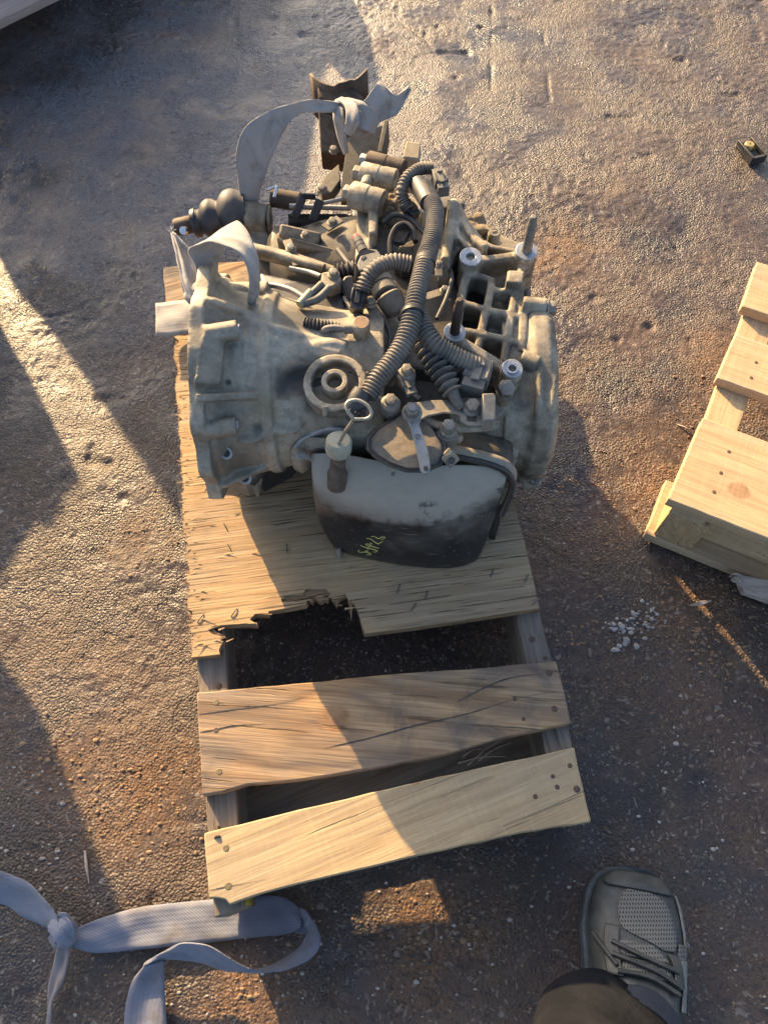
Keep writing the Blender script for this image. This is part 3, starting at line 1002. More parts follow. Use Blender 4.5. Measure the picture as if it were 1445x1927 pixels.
# ------------------------------------------------------------------ unseen blocks added just outside the picture, shaped to throw its shadows
HS = Vector((math.sin(SUN_AZ), math.cos(SUN_AZ), 0))
TE = math.tan(SUN_EL)


def shadow_caster(label, pts, D, depth, group, mat='alu_dark'):
    """unseen block added beyond the picture to cast a shadow: its outline as the sun sees it, a solid housing with depth"""
    pl = []
    for px, py in pts:
        G = P(px, py, 0)
        s = D - G.dot(HS)
        q = G + HS * s
        pl.append(Vector((q.x, q.y, max(s * TE, 0))))
    a, b = pl[0].copy(), pl[-1].copy()
    a.z = b.z = 0.0
    pl = [a] + pl + [b]
    c = sum(pl, Vector()) / len(pl)
    g = MB()
    g.prism(pl, HS * depth)
    mid = c + HS * (depth * .5)
    hi = max(p.z for p in pl)
    g.cyl(c - HS * .05 - Vector((0, 0, hi * .15)), c + HS * (depth + .07) - Vector((0, 0, hi * .15)), hi * .16, 24)
    e = empty('gearbox', (mid.x, mid.y, 0), label, 'gearbox', group)  # unseen caster, shaped only for the shadow it throws
    g.build('caster_body', MAT[mat], e, remesh=.008, rsmooth=2)
    for k in range(6):
        an = k * PI / 3
        sd = Vector((HS.y, -HS.x, 0))
        q = c + HS * depth + sd * (math.cos(an) * hi * .2) + Vector((0, 0, math.sin(an) * hi * .2 - hi * .15))
        MB().cyl(q - HS * .02, q + HS * .012, .012, 6).build('bolt', MAT['bolt'], e)
    return e


shadow_caster('tall unseen shadow caster beyond the top left corner of the picture, its shadow on the yard', [(30, 545), (130, 665), (345, 985), (400, 1060), (520, 640), (585, 330), (598, 140), (626, 70), (694, 138), (716, 220), (738, 220), (712, 150), (690, 46), (652, -20)], 2.35, .30, 'unseen shadow casters outside the picture')
shadow_caster('unseen shadow caster beyond the left edge of the picture level with the plywood', [(-260, 560), (0, 618), (22, 650), (60, 738), (100, 810), (146, 884), (150, 906), (124, 926), (101, 962), (86, 986), (60, 974), (42, 1000), (0, 1084), (-300, 1200)], 1.85, .25, 'unseen shadow casters outside the picture')
shadow_caster('unseen shadow caster beyond the left edge of the picture level with the bare boards', [(-330, 1150), (-100, 1285), (0, 1326), (28, 1342), (50, 1385), (46, 1436), (76, 1490), (130, 1530), (170, 1590), (206, 1662), (243, 1752), (264, 1805), (300, 1930), (200, 2250), (-350, 2250)], 1.30, .25, 'unseen shadow casters outside the picture')

# ------------------------------------------------------------------ the gearbox
TR = empty('gearbox', (0.0, .64, .1225), 'dusty automatic gearbox with grey corrugated hoses, standing on the plywood pallet', 'gearbox')


def part(name, g, mat, label=None, parent=None, **kw):
    o = g.build(name, MAT[mat], parent or TR, **kw)
    if label:
        o['label'] = label
    return o


def px_r(p, r):
    return r * scale_at(p)


def Q(l, dz=0.0):
    return [S(x, y, dz) for x, y in l]


# --- bell housing: a cone of castings along X
YC, ZC = .632, .266


def xring(x, r, yc=YC, zc=ZC, n=40, fn=None):
    out = []
    for k in range(n):
        a = 2 * PI * k / n
        rr = r * (fn(a) if fn else 1)
        out.append(Vector((x, yc + rr * math.cos(a), zc + rr * math.sin(a))))
    return out


g = MB()
g.loft([xring(-.226, .138), xring(-.206, .139), xring(-.195, .128), xring(-.15, .118), xring(-.10, .106), xring(-.05, .10), xring(.0, .10)])
# flange rim with its bolt lugs
lug = lambda a: .985 + sum(am * math.exp(-((((math.degrees(a) - c_ + 180) % 360) - 180) / w_) ** 2) for c_, am, w_ in ((62, .13, 11), (88, .085, 9), (112, .05, 12), (146, .10, 9), (172, .12, 9), (196, .15, 10), (235, .1, 10), (300, .1, 10), (20, .1, 10)))
g.loft([xring(-.231, .143, fn=lug, n=72), xring(-.213, .143, fn=lug, n=72)])
bell_bvh = BVHTree.FromPolygons(g.v, g.f)


def on(bvh, x, y, dz=0.0):
    """the point of a casting that the photograph shows at a pixel, and its normal"""
    d = (P(x, y, 0) - Vector(CP)).normalized()
    h = bvh.ray_cast(Vector(CP), d)
    if h[0] is None:
        return S(x, y), Vector((0, 0, 1))
    nrm = h[1] if h[1].dot(d) < 0 else -h[1]
    return h[0] + nrm * dz, nrm


def surf_tube(bvh, pts, r, dz=0.0, **kw):
    pp = [on(bvh, x, y, dz)[0] for x, y in pts]
    g.tube(pp, r, 10, **kw)


bushes = []
for (x0, y0), (x1, y1), r, out in (((388, 628), (446, 632), 19, .006), ((394, 798), (442, 803), 18, .006)):
    (a, na), (b, nb2) = on(bell_bvh, x0, y0, out), on(bell_bvh, x1, y1, out)
    b = Vector((a.x + (b - a).length * .98, b.y, (a.z + b.z) / 2))
    a.z = b.z
    g.cyl(a, b, px_r(a, r), 20)
    bushes.append((b, Vector((1, 0, 0)), 11))
a, b = P(396, 566, .350), P(508, 563, .350)
g.cyl(a, b, px_r(a, 33), 24)
g.slab([P(398, 545, .372), P(440, 545, .372), P(446, 612, .372), P(392, 612, .372)], .06)
# raised pad on the rim
q = [on(bell_bvh, x, y, .011)[0] for x, y in ((392, 622), (425, 626), (405, 722), (368, 718))]
g.slab(q, .03)
g.slab([P(384, 822, .295), P(462, 836, .285), P(450, 872, .25), P(396, 868, .26)], .10)
g.slab([P(413, 860, .240), P(484, 862, .240), P(478, 898, .205), P(414, 886, .215)], .06)
# lower skirt of the bell, turning towards the pan
g.loft([[P(470, 838, .27), P(560, 842, .27), P(560, 866, .235), P(470, 872, .235)], [P(470, 838, .20), P(560, 842, .20), P(560, 866, .17), P(470, 872, .17)]])
g.tube([P(455, 868, .225), P(500, 876, .215), P(560, 862, .225), P(600, 846, .235)], .007, 12)
surf_tube(bell_bvh, [(402, 746), (440, 748), (480, 748), (520, 744)], .0040, -.0012)
surf_tube(bell_bvh, [(402, 800), (440, 788), (480, 772), (515, 752)], .0036, -.0012)
surf_tube(bell_bvh, [(455, 585), (475, 605), (510, 618), (560, 632), (610, 646)], .0080, -.002)
surf_tube(bell_bvh, [(505, 740), (540, 736), (580, 728), (640, 722)], [.003, .009, .011, .010], -.004)
surf_tube(bell_bvh, [(520, 742), (535, 705), (555, 690), (590, 690)], [.003, .007, .008, .005], -.003)
surf_tube(bell_bvh, [(560, 632), (590, 655), (640, 668)], [.006, .012, .012], -.003)
surf_tube(bell_bvh, [(470, 600), (462, 660), (468, 700)], .006, -.003)
surf_tube(bell_bvh, [(640, 650), (648, 672), (660, 690)], .009, -.003)
surf_tube(bell_bvh, [(560, 640), (552, 660), (560, 680)], .005, -.002)
surf_tube(bell_bvh, [(520, 760), (545, 790), (555, 815)], .005, -.0025)
surf_tube(bell_bvh, [(590, 655), (625, 650), (650, 655)], .011, -.002)
for x, y, r_ in ((520, 640, 7), (470, 725, 6), (560, 790, 7), (500, 590, 9)):
    c, nrm = on(bell_bvh, x, y)
    g.cyl(c - nrm * .004, c + nrm * .003, px_r(c, r_), 16)
for deg in (84, 133, 190):
    a_ = math.radians(deg)
    u_ = Vector((0, math.cos(a_), math.sin(a_)))
    w_ = Vector((0, -math.sin(a_), math.cos(a_))) * .0045
    ce = Vector((0, YC, ZC))
    tri = [ce + u_ * .120 + Vector((-.222, 0, 0)), ce + u_ * .151 + Vector((-.222, 0, 0)), ce + u_ * .149 + Vector((-.205, 0, 0)), ce + u_ * .121 + Vector((-.150, 0, 0)), ce + u_ * .100 + Vector((-.150, 0, 0))]
    g.loft([[p - w_ for p in tri], [p + w_ for p in tri]])
g.loft([xring(-.152, .1205), xring(-.148, .1225), xring(-.138, .1205), xring(-.134, .112)])
for x, y, r in ((470, 820, .02), (540, 800, .022)):
    c, nrm = on(bell_bvh, x, y, -.003)
    g.blob(c, r, r * .8, .0065, 14)
_sp = []
for x, y, r0, r1, c_, am in ((572, 704, .010, .030, (.035, .032, .028), .9), (545, 716, .008, .026, (.035, .032, .028), .9), (528, 738, .003, .016, (.04, .037, .032), .85), (600, 722, .010, .030, (.035, .032, .028), .9),
                              (600, 758, .010, .024, (.04, .037, .032), .85), (486, 805, .003, .011, (.05, .05, .045), .85), (508, 810, .001, .006, (.05, .05, .045), .8),
                              (430, 720, .0, .005, (.02, .02, .02), .95), (560, 598, .012, .038, (.07, .062, .05), .7), (500, 765, .004, .032, (.30, .225, .12), .5), (600, 570, .01, .04, (.06, .054, .043), .75),
                              (500, 560, .005, .03, (.09, .08, .06), .6), (430, 650, .004, .02, (.10, .09, .075), .5), (470, 870, .01, .04, (.09, .08, .065), .6)):
    c, nrm = on(bell_bvh, x, y)
    _sp.append((tuple(c - Vector(TR.location)), r0, r1, c_, am))
MAT['bell'] = grimy('dusty_bell_casting', (.20, .175, .132), (.46, .41, .315), dust=(.50, .42, .295), dust_amt=.45, rough=.58, metal=.15, stain_amt=.55, nscale=13, bump=.4, spots=_sp)
bell = part('bell_housing', g, 'bell', remesh=.0021, rsmooth=2)
# bolt holes in the lugs
for c, d, r in bushes + [(P(427, 853, .294), Vector((-.1, -.5, .85)), 12), (P(462, 899, .212), Vector((-.1, -.6, .75)), 13)]:
    d = d.normalized()
    rr_ = px_r(c, r)
    g = MB()
    g.ring(c - d * .0005, c + d * .0025, rr_, rr_ * .58, 20)
    o = part('bolt_bush', g, 'washer', bevel=.0006)
    MB().cyl(c - d * .001, c + d * .0012, rr_ * .6, 16).build('bore', MAT['oily'], o)
# lower dowel boss under the bell
g = MB()
a, b = P(458, 898, .21), P(520, 870, .17)
g.cyl(P(462, 902, .19), P(505, 850, .21), px_r(a, 22), 20)
g.slab([P(470, 880, .19), P(560, 862, .19), P(545, 880, .17), P(492, 909, .16)], .03)
part('dowel_boss', g, 'alu_dark', bevel=.002)

# --- gear case
g = MB()
core = [(470, 500), (560, 440), (700, 395), (840, 395), (905, 450), (1000, 520), (1000, 640), (985, 850), (860, 850), (700, 820), (600, 800), (520, 800)]
g.slab([S(x, y, -.075) for x, y in core], 0, bottom_z=.1225)
g.slab([P(560, 800, .27), P(960, 850, .262), P(950, 700, .30), P(560, 690, .30)], .11)
# front lip that the pan bolts to
lip = [(560, 838, .275), (620, 812, .295), (690, 806, .30), (760, 815, .30), (850, 836, .296), (920, 852, .288), (966, 874, .27)]
back = [(966, 830, .27), (920, 815, .28), (850, 800, .29), (760, 780, .29), (690, 770, .29), (620, 776, .285), (560, 806, .27)]
g.slab([P(*q) for q in lip + back], .022)
part('gear_case', g, 'alu_dark', remesh=.0034, rsmooth=5)
# plates and pads between the hoses
g = MB()
g.slab(Q([(690, 620), (745, 590), (770, 640), (740, 700), (690, 690)], -.025), .06)
part('cover_plate', g, 'alu', remesh=.0026, rsmooth=3)
g = MB()
g.slab(Q([(560, 540), (655, 575), (690, 590), (665, 640), (600, 640), (540, 600)], -.022), .06)
part('cover_plate', g, 'alu', remesh=.0026, rsmooth=3)
g = MB()
g.slab(Q([(560, 655), (640, 630), (665, 650), (660, 690), (580, 680)], -.018), .05)
part('cover_plate', g, 'alu', remesh=.0026, rsmooth=3)
g = MB()
g.slab(Q([(845, 770), (985, 770), (975, 860), (850, 840)], -.03), .05)
part('cover_plate', g, 'alu', remesh=.0026, rsmooth=3)
g = MB()
g.slab(Q([(620, 560), (700, 560), (700, 600), (640, 600)], -.03), .05)
part('cover_plate', g, 'alu', remesh=.0026, rsmooth=3)


# --- rib lattice of the right half with its bosses
g = MB()


def rib(pts, r, dz=0.0, h=.035):
    pp = [S(x, y, dz) for x, y in pts]
    rr_ = px_r(pp[0], r)
    C = spline(pp, max(6, len(pp) * 5))
    rings = []
    for i in range(len(C)):
        t = Vector(C[min(i + 1, len(C) - 1)] - C[max(i - 1, 0)])
        s = Vector((-t.y, t.x, 0)).normalized() * rr_
        c = Vector(C[i])
        d = Vector((0, 0, -h))
        rings.append([c - s * .7, c + s * .7, c + s + Vector((0, 0, -rr_ * .5)), c + s * 1.2 + d, c - s * 1.2 + d, c - s + Vector((0, 0, -rr_ * .5))])
    g.loft(rings)


DZR = -.022
for pts, r, h in (([(884, 490), (878, 515), (870, 545), (866, 572), (860, 610)], 8, .04), ([(884, 512), (905, 517), (926, 525)], 7, .03), ([(926, 523), (920, 560), (909, 605), (899, 652)], 7.5, .03),
                  ([(972, 535), (966, 570), (957, 620), (948, 680)], 7.5, .03), ([(868, 566), (890, 572), (911, 579), (935, 584), (958, 588)], 7, .03), ([(866, 618), (900, 624), (945, 634), (985, 646)], 7, .03),
                  ([(929, 542), (945, 545), (962, 545)], 6, .02), ([(958, 590), (985, 596)], 6, .02), ([(985, 560), (985, 610), (982, 660)], 9, .03), ([(868, 640), (892, 655), (920, 672), (948, 690)], 12, .04),
                  ([(885, 483), (915, 485), (945, 482), (990, 474)], 10, .06), ([(908, 452), (925, 462), (955, 468), (985, 474)], 6, .03), ([(852, 398), (872, 425), (900, 455)], 7, .05),
                  ([(985, 480), (980, 500), (978, 512)], 6, .03)):
    rib(pts, r, DZR + (.010 if r > 9 else 0), h)
for (x, y, dz, r, h) in ((885, 485, -.004, 21, .08), (990, 474, -.004, 21, .10), (855, 627, -.002, 21, .07), (963, 695, 0, 21, .08), (950, 736, -.003, 17, .05), (930, 437, -.03, 12, .05)):
    c = S(x, y, dz)
    g.cyl(c - Vector((0, 0, h)), c - Vector((0, 0, .001)), px_r(c, r), 24)
g.slab(Q([(955, 507), (987, 509), (983, 533), (953, 530)], -.008), .05)
for (x0, y0, x1, y1, dz, r) in ((982, 574, 1027, 579, -.024, 17), (980, 676, 1012, 691, -.026, 19), (965, 757, 996, 763, -.04, 14), (956, 840, 975, 846, -.055, 13)):
    a, b = S(x0, y0, dz), S(x1, y1, dz)
    b.z = a.z
    g.cyl(a, b, px_r(a, r), 22)
# cell floors: shallow on the right, open and dark on the left
g.slab(Q([(926, 500), (985, 505), (990, 690), (940, 690), (898, 655), (915, 590)], -.048), .05)
g.slab(Q([(985, 640), (1000, 700), (985, 850), (900, 840), (905, 720), (940, 690)], -.050), .06)
part('ribbed_case', g, 'alu', remesh=.0020, rsmooth=2)

# --- tall rib fin behind the hose
g = MB()
fin = [(848, 372), (862, 372), (880, 410), (912, 450), (905, 470), (870, 462), (848, 490), (828, 480), (836, 430)]
g.slab(Q(fin, -.012), .10)
rib([(852, 374), (850, 410), (845, 450), (838, 485)], 9, .004, .06)
rib([(860, 378), (874, 415), (890, 440), (915, 462)], 8, .0, .06)
rib([(855, 400), (862, 440), (885, 465)], 6, .0, .05)
part('web_fin', g, 'alu', remesh=.0026, rsmooth=4)

# --- end cover on the right
g = MB()
EY, EZ = .640, .222
ex = lambda x, r: xring(x, r, EY, EZ, 48, lambda a: (1 + .04 * max(0, math.cos(5 * a + .3)) ** 4) * (abs(math.cos(a - .35)) ** 2.7 + abs(math.sin(a - .35)) ** 2.7) ** (-1 / 2.7) * .96)
g.loft([ex(.155, .108), ex(.187, .112), ex(.194, .120), ex(.214, .121), ex(.2235, .112)])
g.loft([ex(.18, .10), ex(.226, .088), ex(.230, .06)])
cov_bvh = BVHTree.FromPolygons(g.v, g.f)
surf_tube(cov_bvh, [(1036, 600), (1046, 680), (1036, 780), (1012, 880)], .004, -.0015)
surf_tube(cov_bvh, [(1016, 700), (1010, 780), (992, 870)], .005, -.002)
g.slab([P(1005, 880, .19), P(1022, 872, .19), P(1014, 905, .17), P(985, 905, .17)], .03)
part('end_cover', g, 'alu', remesh=.0024, rsmooth=3)


def hexbolt(name, c, d, r, h=.006, flange=True, mat='bolt', washer=None, dome=False):
    """hexagon bolt with its flange standing on c along d"""
    c, d = Vector(c), Vector(d).normalized()
    g = MB()
    if flange:
        g.lathe(c, c + d * (h * .38), [(0, r * 1.32), (.6, r * 1.28), (1, r * 1.02)], 24)
        c = c + d * (h * .32)
    g.lathe(c, c + d * h, [(0, r), (.86, r), (1, r * .86)], 6)
    g.lathe(c + d * (h * .96), c + d * (h * 1.04), [(0, r * .62), (1, r * .55)], 20)
    return part(name, g, mat, bevel=.0006)


for x, y, dz, r in ((1028, 579, -.024, 12), (1012, 691, -.026, 11), (997, 763, -.04, 9), (976, 846, -.055, 8)):
    c = S(x, y, dz)
    hexbolt('bolt', c, (1, -.05, .1), px_r(c, r), .009)
for (x, y, dz, d, r) in ((1012, 884, -.07, (.8, -.5, .2), 8), (1003, 903, -.09, (.8, -.6, .2), 8)):
    c = S(x, y, dz)
    hexbolt('bolt', c, d, px_r(c, r), .009)
# machined bosses with washers and studs
UPV = Vector((.02, -.12, 1)).normalized()
for (x, y, dz, ro, ri) in ((885, 485, -.004, 21, 8.5), (990, 474, -.004, 21, 9), (855, 627, -.002, 21, 8.5), (963, 695, 0, 20, 10)):
    c = S(x, y, dz)
    g = MB()
    g.ring(c - UPV * .004, c + UPV * .003, px_r(c, ro), px_r(c, ri), 30)
    o = part('washer_face', g, 'washer', bevel=.0008)
    MB().cyl(c - UPV * .006, c - UPV * .003, px_r(c, ri * 1.05), 18).build('bore', MAT['oily'], o)
for (x, y, dz, tip, zt_) in ((990, 474, -.004, (1004, 407), .062), (855, 627, -.002, (865, 563), .060)):
    c = S(x, y, dz)
    t = P(tip[0], tip[1], c.z + zt_)
    r = px_r(c, 9.5)
    g = MB()
    g.lathe(c - (t - c) * .05, t, [(0, r), (.25, r), (.28, r * .93), (.80, r * .93), (.82, r * .8), (.93, r * .78), (1, r * .5)], 18)
    part('stud', g, 'rust' if x < 900 else 'bolt', label='rusty threaded stud' if x < 900 else None, bevel=.0005)
c = S(963, 695, .003)
g = MB()
g.ring(c - UPV * .002, c + UPV * .003, px_r(c, 11), px_r(c, 7.5), 24)
part('sleeve', g, 'bright')
c = S(930, 437, -.03)
g = MB()
g.ring(c, c + UPV * .002, px_r(c, 11), px_r(c, 6), 20)
part('washer_face', g, 'alu')
c = S(950, 734, -.002)
hexbolt('bolt', c, (.05, -.3, 1), px_r(c, 17), .011, False)
# bracket eye that the big bolt holds down
g = MB()
g.slab(Q([(940, 745), (962, 752), (950, 775), (925, 790), (918, 782)], -.012), .012)
part('bolt_tab', g, 'bolt', bevel=.002)

# --- back edge of the case, sump tray and dirt
g = MB()
g.slab(Q([(905, 440), (1000, 470), (1005, 500), (960, 490), (900, 470)], -.065), .04)
g.slab([P(820, 365, .30), P(875, 375, .30), P(872, 395, .30), P(815, 390, .30)], .12)
g.slab([P(905, 425, .298), P(990, 460, .298), P(1004, 470, .298), P(995, 560, .298), P(930, 480, .298)], .14)
part('rear_case', g, 'alu_mid', remesh=.003, rsmooth=3)
g = MB()
for k in range(40):
    x, y = random.gauss(888, 12), random.gauss(425, 7)
    c = P(x, y, .303 + random.uniform(-.004, .004))
    g.blob(c, random.uniform(.004, .010), random.uniform(.004, .009), random.uniform(.002, .005), 8)
part('dirt_cake', g, 'dirt', remesh=.0022, rsmooth=2)['kind'] = 'stuff'

# --- differential housing, back left
g = MB()
DY, DZ = .845, .215
dr = lambda x, r, zc=DZ, yc=DY: xring(x, r, yc, zc, 36)
g.loft([dr(-.175, .045, .235, .875), dr(-.165, .075, .225, .865), dr(-.14, .09), dr(-.09, .104), dr(-.04, .110), dr(.02, .105), dr(.06, .09)])
part('differential_housing', g, 'alu_dark', remesh=.003, rsmooth=3)
g = MB()
g.slab([P(527, 418, .335), P(606, 436, .33), P(596, 460, .322), P(560, 448, .325), P(524, 440, .33)], .05)
part('cast_pad', g, 'pad', bevel=.004, bseg=3)
g = MB()
g.slab([P(521, 434, .325), P(545, 444, .325), P(648, 470, .32), P(644, 482, .315), P(540, 460, .322), P(520, 448, .322)], .06)
part('cast_pad', g, 'pad', bevel=.004, bseg=3)
g = MB()
g.slab([P(540, 462, .312), P(650, 486, .31), P(660, 520, .30), P(620, 520, .30), P(560, 495, .305)], .06)
part('cast_pad', g, 'pad', bevel=.004, bseg=3)
g = MB()
g.slab([P(640, 440, .30), P(668, 420, .31), P(668, 486, .31), P(650, 478, .305)], .07)
part('cast_pad', g, 'pad', bevel=.004, bseg=3)
g = MB()
a, b = P(444, 402, .272), P(507, 411, .272)
g.cyl(a, b, px_r(a, 27), 24)
g.slab([P(470, 420, .262), P(510, 425, .262), P(505, 470, .25), P(470, 465, .25)], .06)
g.slab([P(462, 455, .295), P(480, 460, .295), P(650, 510, .30), P(648, 522, .295), P(560, 498, .295), P(475, 480, .29)], .05)
part('axle_boss', g, 'alu', remesh=.0026, rsmooth=3)
c = P(508, 412, .272)
g = MB()
g.ring(c - Vector((.002, 0, 0)), c + Vector((.0025, 0, 0)), px_r(c, 24), px_r(c, 11), 28)
o = part('axle_ring', g, 'alu', bevel=.0008)
# long rounded rib and the pipes over the bell
for pts, r, m, nm in (([(470, 468, .325), (530, 482, .33), (580, 498, .335), (610, 506, .335)], 10, 'alu', 'cast_rib'),
                      ([(484, 534, .352), (520, 538, .356), (548, 546, .36), (572, 560, .362)], 5.5, 'steel', 'vent_pipe'),
                      ([(505, 356, .315), (520, 352, .32), (516, 372, .315)], 3.4, 'bright', 'vent_pipe')):
    pp = [P(*q) for q in pts]
    part(nm, MB().tube(pp, px_r(pp[0], r), 12), m)
g = MB()
for pts, r in (([(470, 470, .315), (530, 484, .318), (590, 502, .322), (625, 515, .32)], 14),):
    pp = [P(*q) for q in pts]
    g.tube(pp, px_r(pp[0], r), 12)
part('cast_rib', g, 'alu')
# output shaft boot at the left
a, b = P(350, 424, .252), P(470, 398, .272)
r0 = px_r(a, 1)
g = MB()
prof = [(0, 13), (.10, 13.5), (.13, 18), (.17, 25), (.20, 24), (.24, 22), (.28, 24), (.33, 33), (.40, 37), (.47, 36), (.54, 30), (.575, 30), (.62, 38), (.70, 45), (.79, 46), (.88, 42), (.93, 36), (1, 34)]
g.lathe(a, b, [(t, r * r0) for t, r in prof], 36)
part('axle_boot', g, 'rubber')
g = MB()
d = (b - a).normalized()
g.lathe(a - d * .018, a + d * .012, [(0, r0 * 14), (.15, r0 * 16), (.8, r0 * 16), (1, r0 * 15)], 20)
o = part('axle_stub', g, 'rust', bevel=.0008)
c = P(349, 434, .262)
MB().cyl(c, c + Vector((-.3, -.6, .6)).normalized() * .007, .006, 12).build('clip', MAT['bright'], o)
for t in (.17,):
    c = a + (b - a) * t
    g = MB()
    g.ring(c - d * .003, c + d * .003, r0 * (26 if t < .5 else 36), r0 * (22 if t < .5 else 32), 32)
    part('boot_clamp', g, 'darkplastic')

# --- row of clamps and bosses at the back
for (x0, y0, x1, y1, z, r, m, bolt) in ((662, 366, 722, 384, .345, 25, 'alu', 1), (680, 329, 745, 344, .335, 24, 'alu', 1), (692, 304, 760, 322, .318, 20, 'rust', 0)):
    a, b = P(x0, y0, z), P(x1, y1, z)
    rr_ = px_r(a, r)
    g = MB()
    g.lathe(a, b, [(0, rr_ * .95), (.03, rr_), (.5, rr_), (.505, rr_ * .96), (.62, rr_ * .96), (.625, rr_), (.97, rr_), (1, rr_ * .9)], 26)
    d = (b - a).normalized()
    part('clamp_sleeve', g, m)
    hexbolt('bolt', a - d * .001, -d, rr_ * .62, .011, False, 'bolt' if bolt else 'steel')
g = MB()
for poly, dz in (([(672, 382), (708, 392), (704, 450), (690, 500), (668, 490)], .325), ([(735, 355), (790, 375), (796, 400), (740, 412), (722, 400)], .315),
                 ([(692, 388), (712, 394), (708, 440), (694, 436)], .345)):
    g.slab([P(x, y, dz) for x, y in poly], .10)
g.cyl(P(686, 352, .345), P(692, 335, .345), .008, 16)
g.tube([P(700, 400, .31), P(740, 415, .31), P(790, 425, .31)], .016, 12)
part('rear_bracket', g, 'alu', remesh=.0026, rsmooth=3)
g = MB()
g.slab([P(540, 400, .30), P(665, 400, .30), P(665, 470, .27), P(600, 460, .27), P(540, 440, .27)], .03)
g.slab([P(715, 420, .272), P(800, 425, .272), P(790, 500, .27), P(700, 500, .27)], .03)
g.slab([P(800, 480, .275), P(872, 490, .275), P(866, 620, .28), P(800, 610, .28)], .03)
part('black_hollow', g, 'oily', remesh=.004, rsmooth=3)  # near-black fill in the gaps between castings
g = MB()
for k in range(34):
    c = P(random.gauss(832, 14), random.gauss(528, 12), .292 + random.uniform(-.003, .006))
    g.blob(c, random.uniform(.003, .008), random.uniform(.003, .008), random.uniform(.002, .006), 8)
for k in range(46):
    c = P(random.gauss(738, 13), random.gauss(372, 9), .333 + random.uniform(-.005, .01))
    g.blob(c, random.uniform(.002, .007), random.uniform(.002, .007), random.uniform(.002, .006), 8)
part('dirt_clump', g, 'dirt', remesh=.002, rsmooth=1)['kind'] = 'stuff'
# drain tube, rod and the black strap brackets
g = MB()
g.cyl(P(512, 372, .29), P(565, 380, .29), px_r(P(540, 375, .29), 17), 22)
part('breather_can', g, 'rust', bevel=.001)
g = MB()
g.tube([P(606, 383, .315), P(640, 375, .32), P(668, 366, .33)], px_r(P(640, 375, .32), 4), 10)
g.tube([P(545, 388, .305), P(600, 390, .305), P(660, 392, .305)], px_r(P(600, 390, .305), 5), 10)
part('rod', g, 'steel')
g = MB()
g.bar(P(553, 410, .305), P(572, 368, .325), .012, .003, up=(0, -1, 0))
g.bar(P(570, 369, .326), P(594, 370, .326), .003, .010)
g.bar(P(588, 415, .305), P(603, 376, .325), .013, .003, up=(0, -1, 0))
part('strap_bracket', g, 'darkplastic', bevel=.0006)
for (px0, px1, h, m) in ((None, None, 0, 0),):
    pass

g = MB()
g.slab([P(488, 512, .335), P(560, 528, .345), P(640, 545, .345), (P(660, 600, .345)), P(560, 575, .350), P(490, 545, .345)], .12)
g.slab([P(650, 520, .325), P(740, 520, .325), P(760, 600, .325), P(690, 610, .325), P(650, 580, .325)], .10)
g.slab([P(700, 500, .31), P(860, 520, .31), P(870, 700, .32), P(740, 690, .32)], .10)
part('black_hollow', g, 'oily', remesh=.003, rsmooth=2)  # more near-black fill, between bell and hoses
for pts, r, m in (([(648, 560, .352), (668, 590, .356), (690, 600, .356), (706, 640, .350)], .0032, 'rubber'), ([(700, 560, .358), (722, 600, .356), (735, 640, .352), (720, 690, .35)], .0036, 'rubber'),
                  ([(822, 600, .352), (840, 560, .352), (850, 520, .345), (838, 490, .335)], .003, 'rubber'), ([(636, 470, .335), (660, 500, .345), (690, 520, .345)], .004, 'rubber'),
                  ([(545, 505, .35), (580, 512, .352), (604, 520, .358)], .0035, 'steel'), ([(800, 700, .35), (830, 715, .352), (862, 720, .352)], .0028, 'rubber'),
                  ([(720, 420, .335), (742, 404, .342), (772, 412, .342), (800, 440, .342)], .0038, 'rubber')):
    part('cable', MB().tube([P(*q) for q in pts], r, 10), m)
for a_, b_, w2, m in (((690, 560, .362), (712, 604, .358), .014, 'bolt'), ((800, 560, .345), (845, 545, .340), .012, 'alu_mid'), ((540, 452, .33), (560, 500, .335), .012, 'alu_mid'),
                     ((612, 430, .325), (640, 412, .325), .016, 'alu_mid'), ((822, 470, .36), (826, 520, .352), .010, 'bolt')):
    part('bracket_strip', MB().bar(P(*a_), P(*b_), w2, .003), m, bevel=.0008)
for x, y, z, r in ((698, 572, .366, 8), (548, 470, .335, 8), (626, 420, .33, 8), (836, 548, .345, 7), (575, 445, .338, 7), (826, 500, .36, 6), (590, 560, .364, 7), (660, 700, .352, 8), (720, 700, .36, 7)):
    c = P(x, y, z)
    hexbolt('bolt', c, (.05, -.12, 1), px_r(c, r), .006)

# --- rear mount: rusty box bracket with a saddle on top
g = MB()
fr = [(597, 180, .280), (650, 170, .280), (686, 186, .275), (688, 250, .250), (664, 292, .230), (640, 290, .230), (604, 286, .235)]
g.slab([P(*q) for q in fr], .035)
part('mount_bracket', g, 'rust', bevel=.002)
g = MB()
sad = []
for i in range(15):
    t = i / 14
    x = 584 + (690 - 584) * t
    dip = 28 * math.sin(PI * t) ** .8 - (6 if .45 < t < .75 else 0)
    sad.append((x, 138 - 8 * t + dip))
top = [P(x, y, .307) for x, y in sad]
low = [Vector((p.x * .985, p.y - .006, p.z - .07)) for p in top]
g.loft([low, top], cap=False, closed=False)
part('saddle', g, 'rust', solid=.0045)
g = MB()
g.slab([P(597, 162, .300), P(655, 158, .298), P(686, 184, .290), P(672, 194, .290), P(600, 184, .292)], .05)
part('mount_pad', g, 'rust', bevel=.002)
g = MB()
g.slab([P(655, 258, .265), P(724, 234, .265), P(730, 262, .260), P(718, 302, .250), P(690, 365, .245), P(641, 380, .240), P(644, 330, .245)], .012)
g.bar(P(728, 246, .260), P(716, 305, .245), .008, .05)
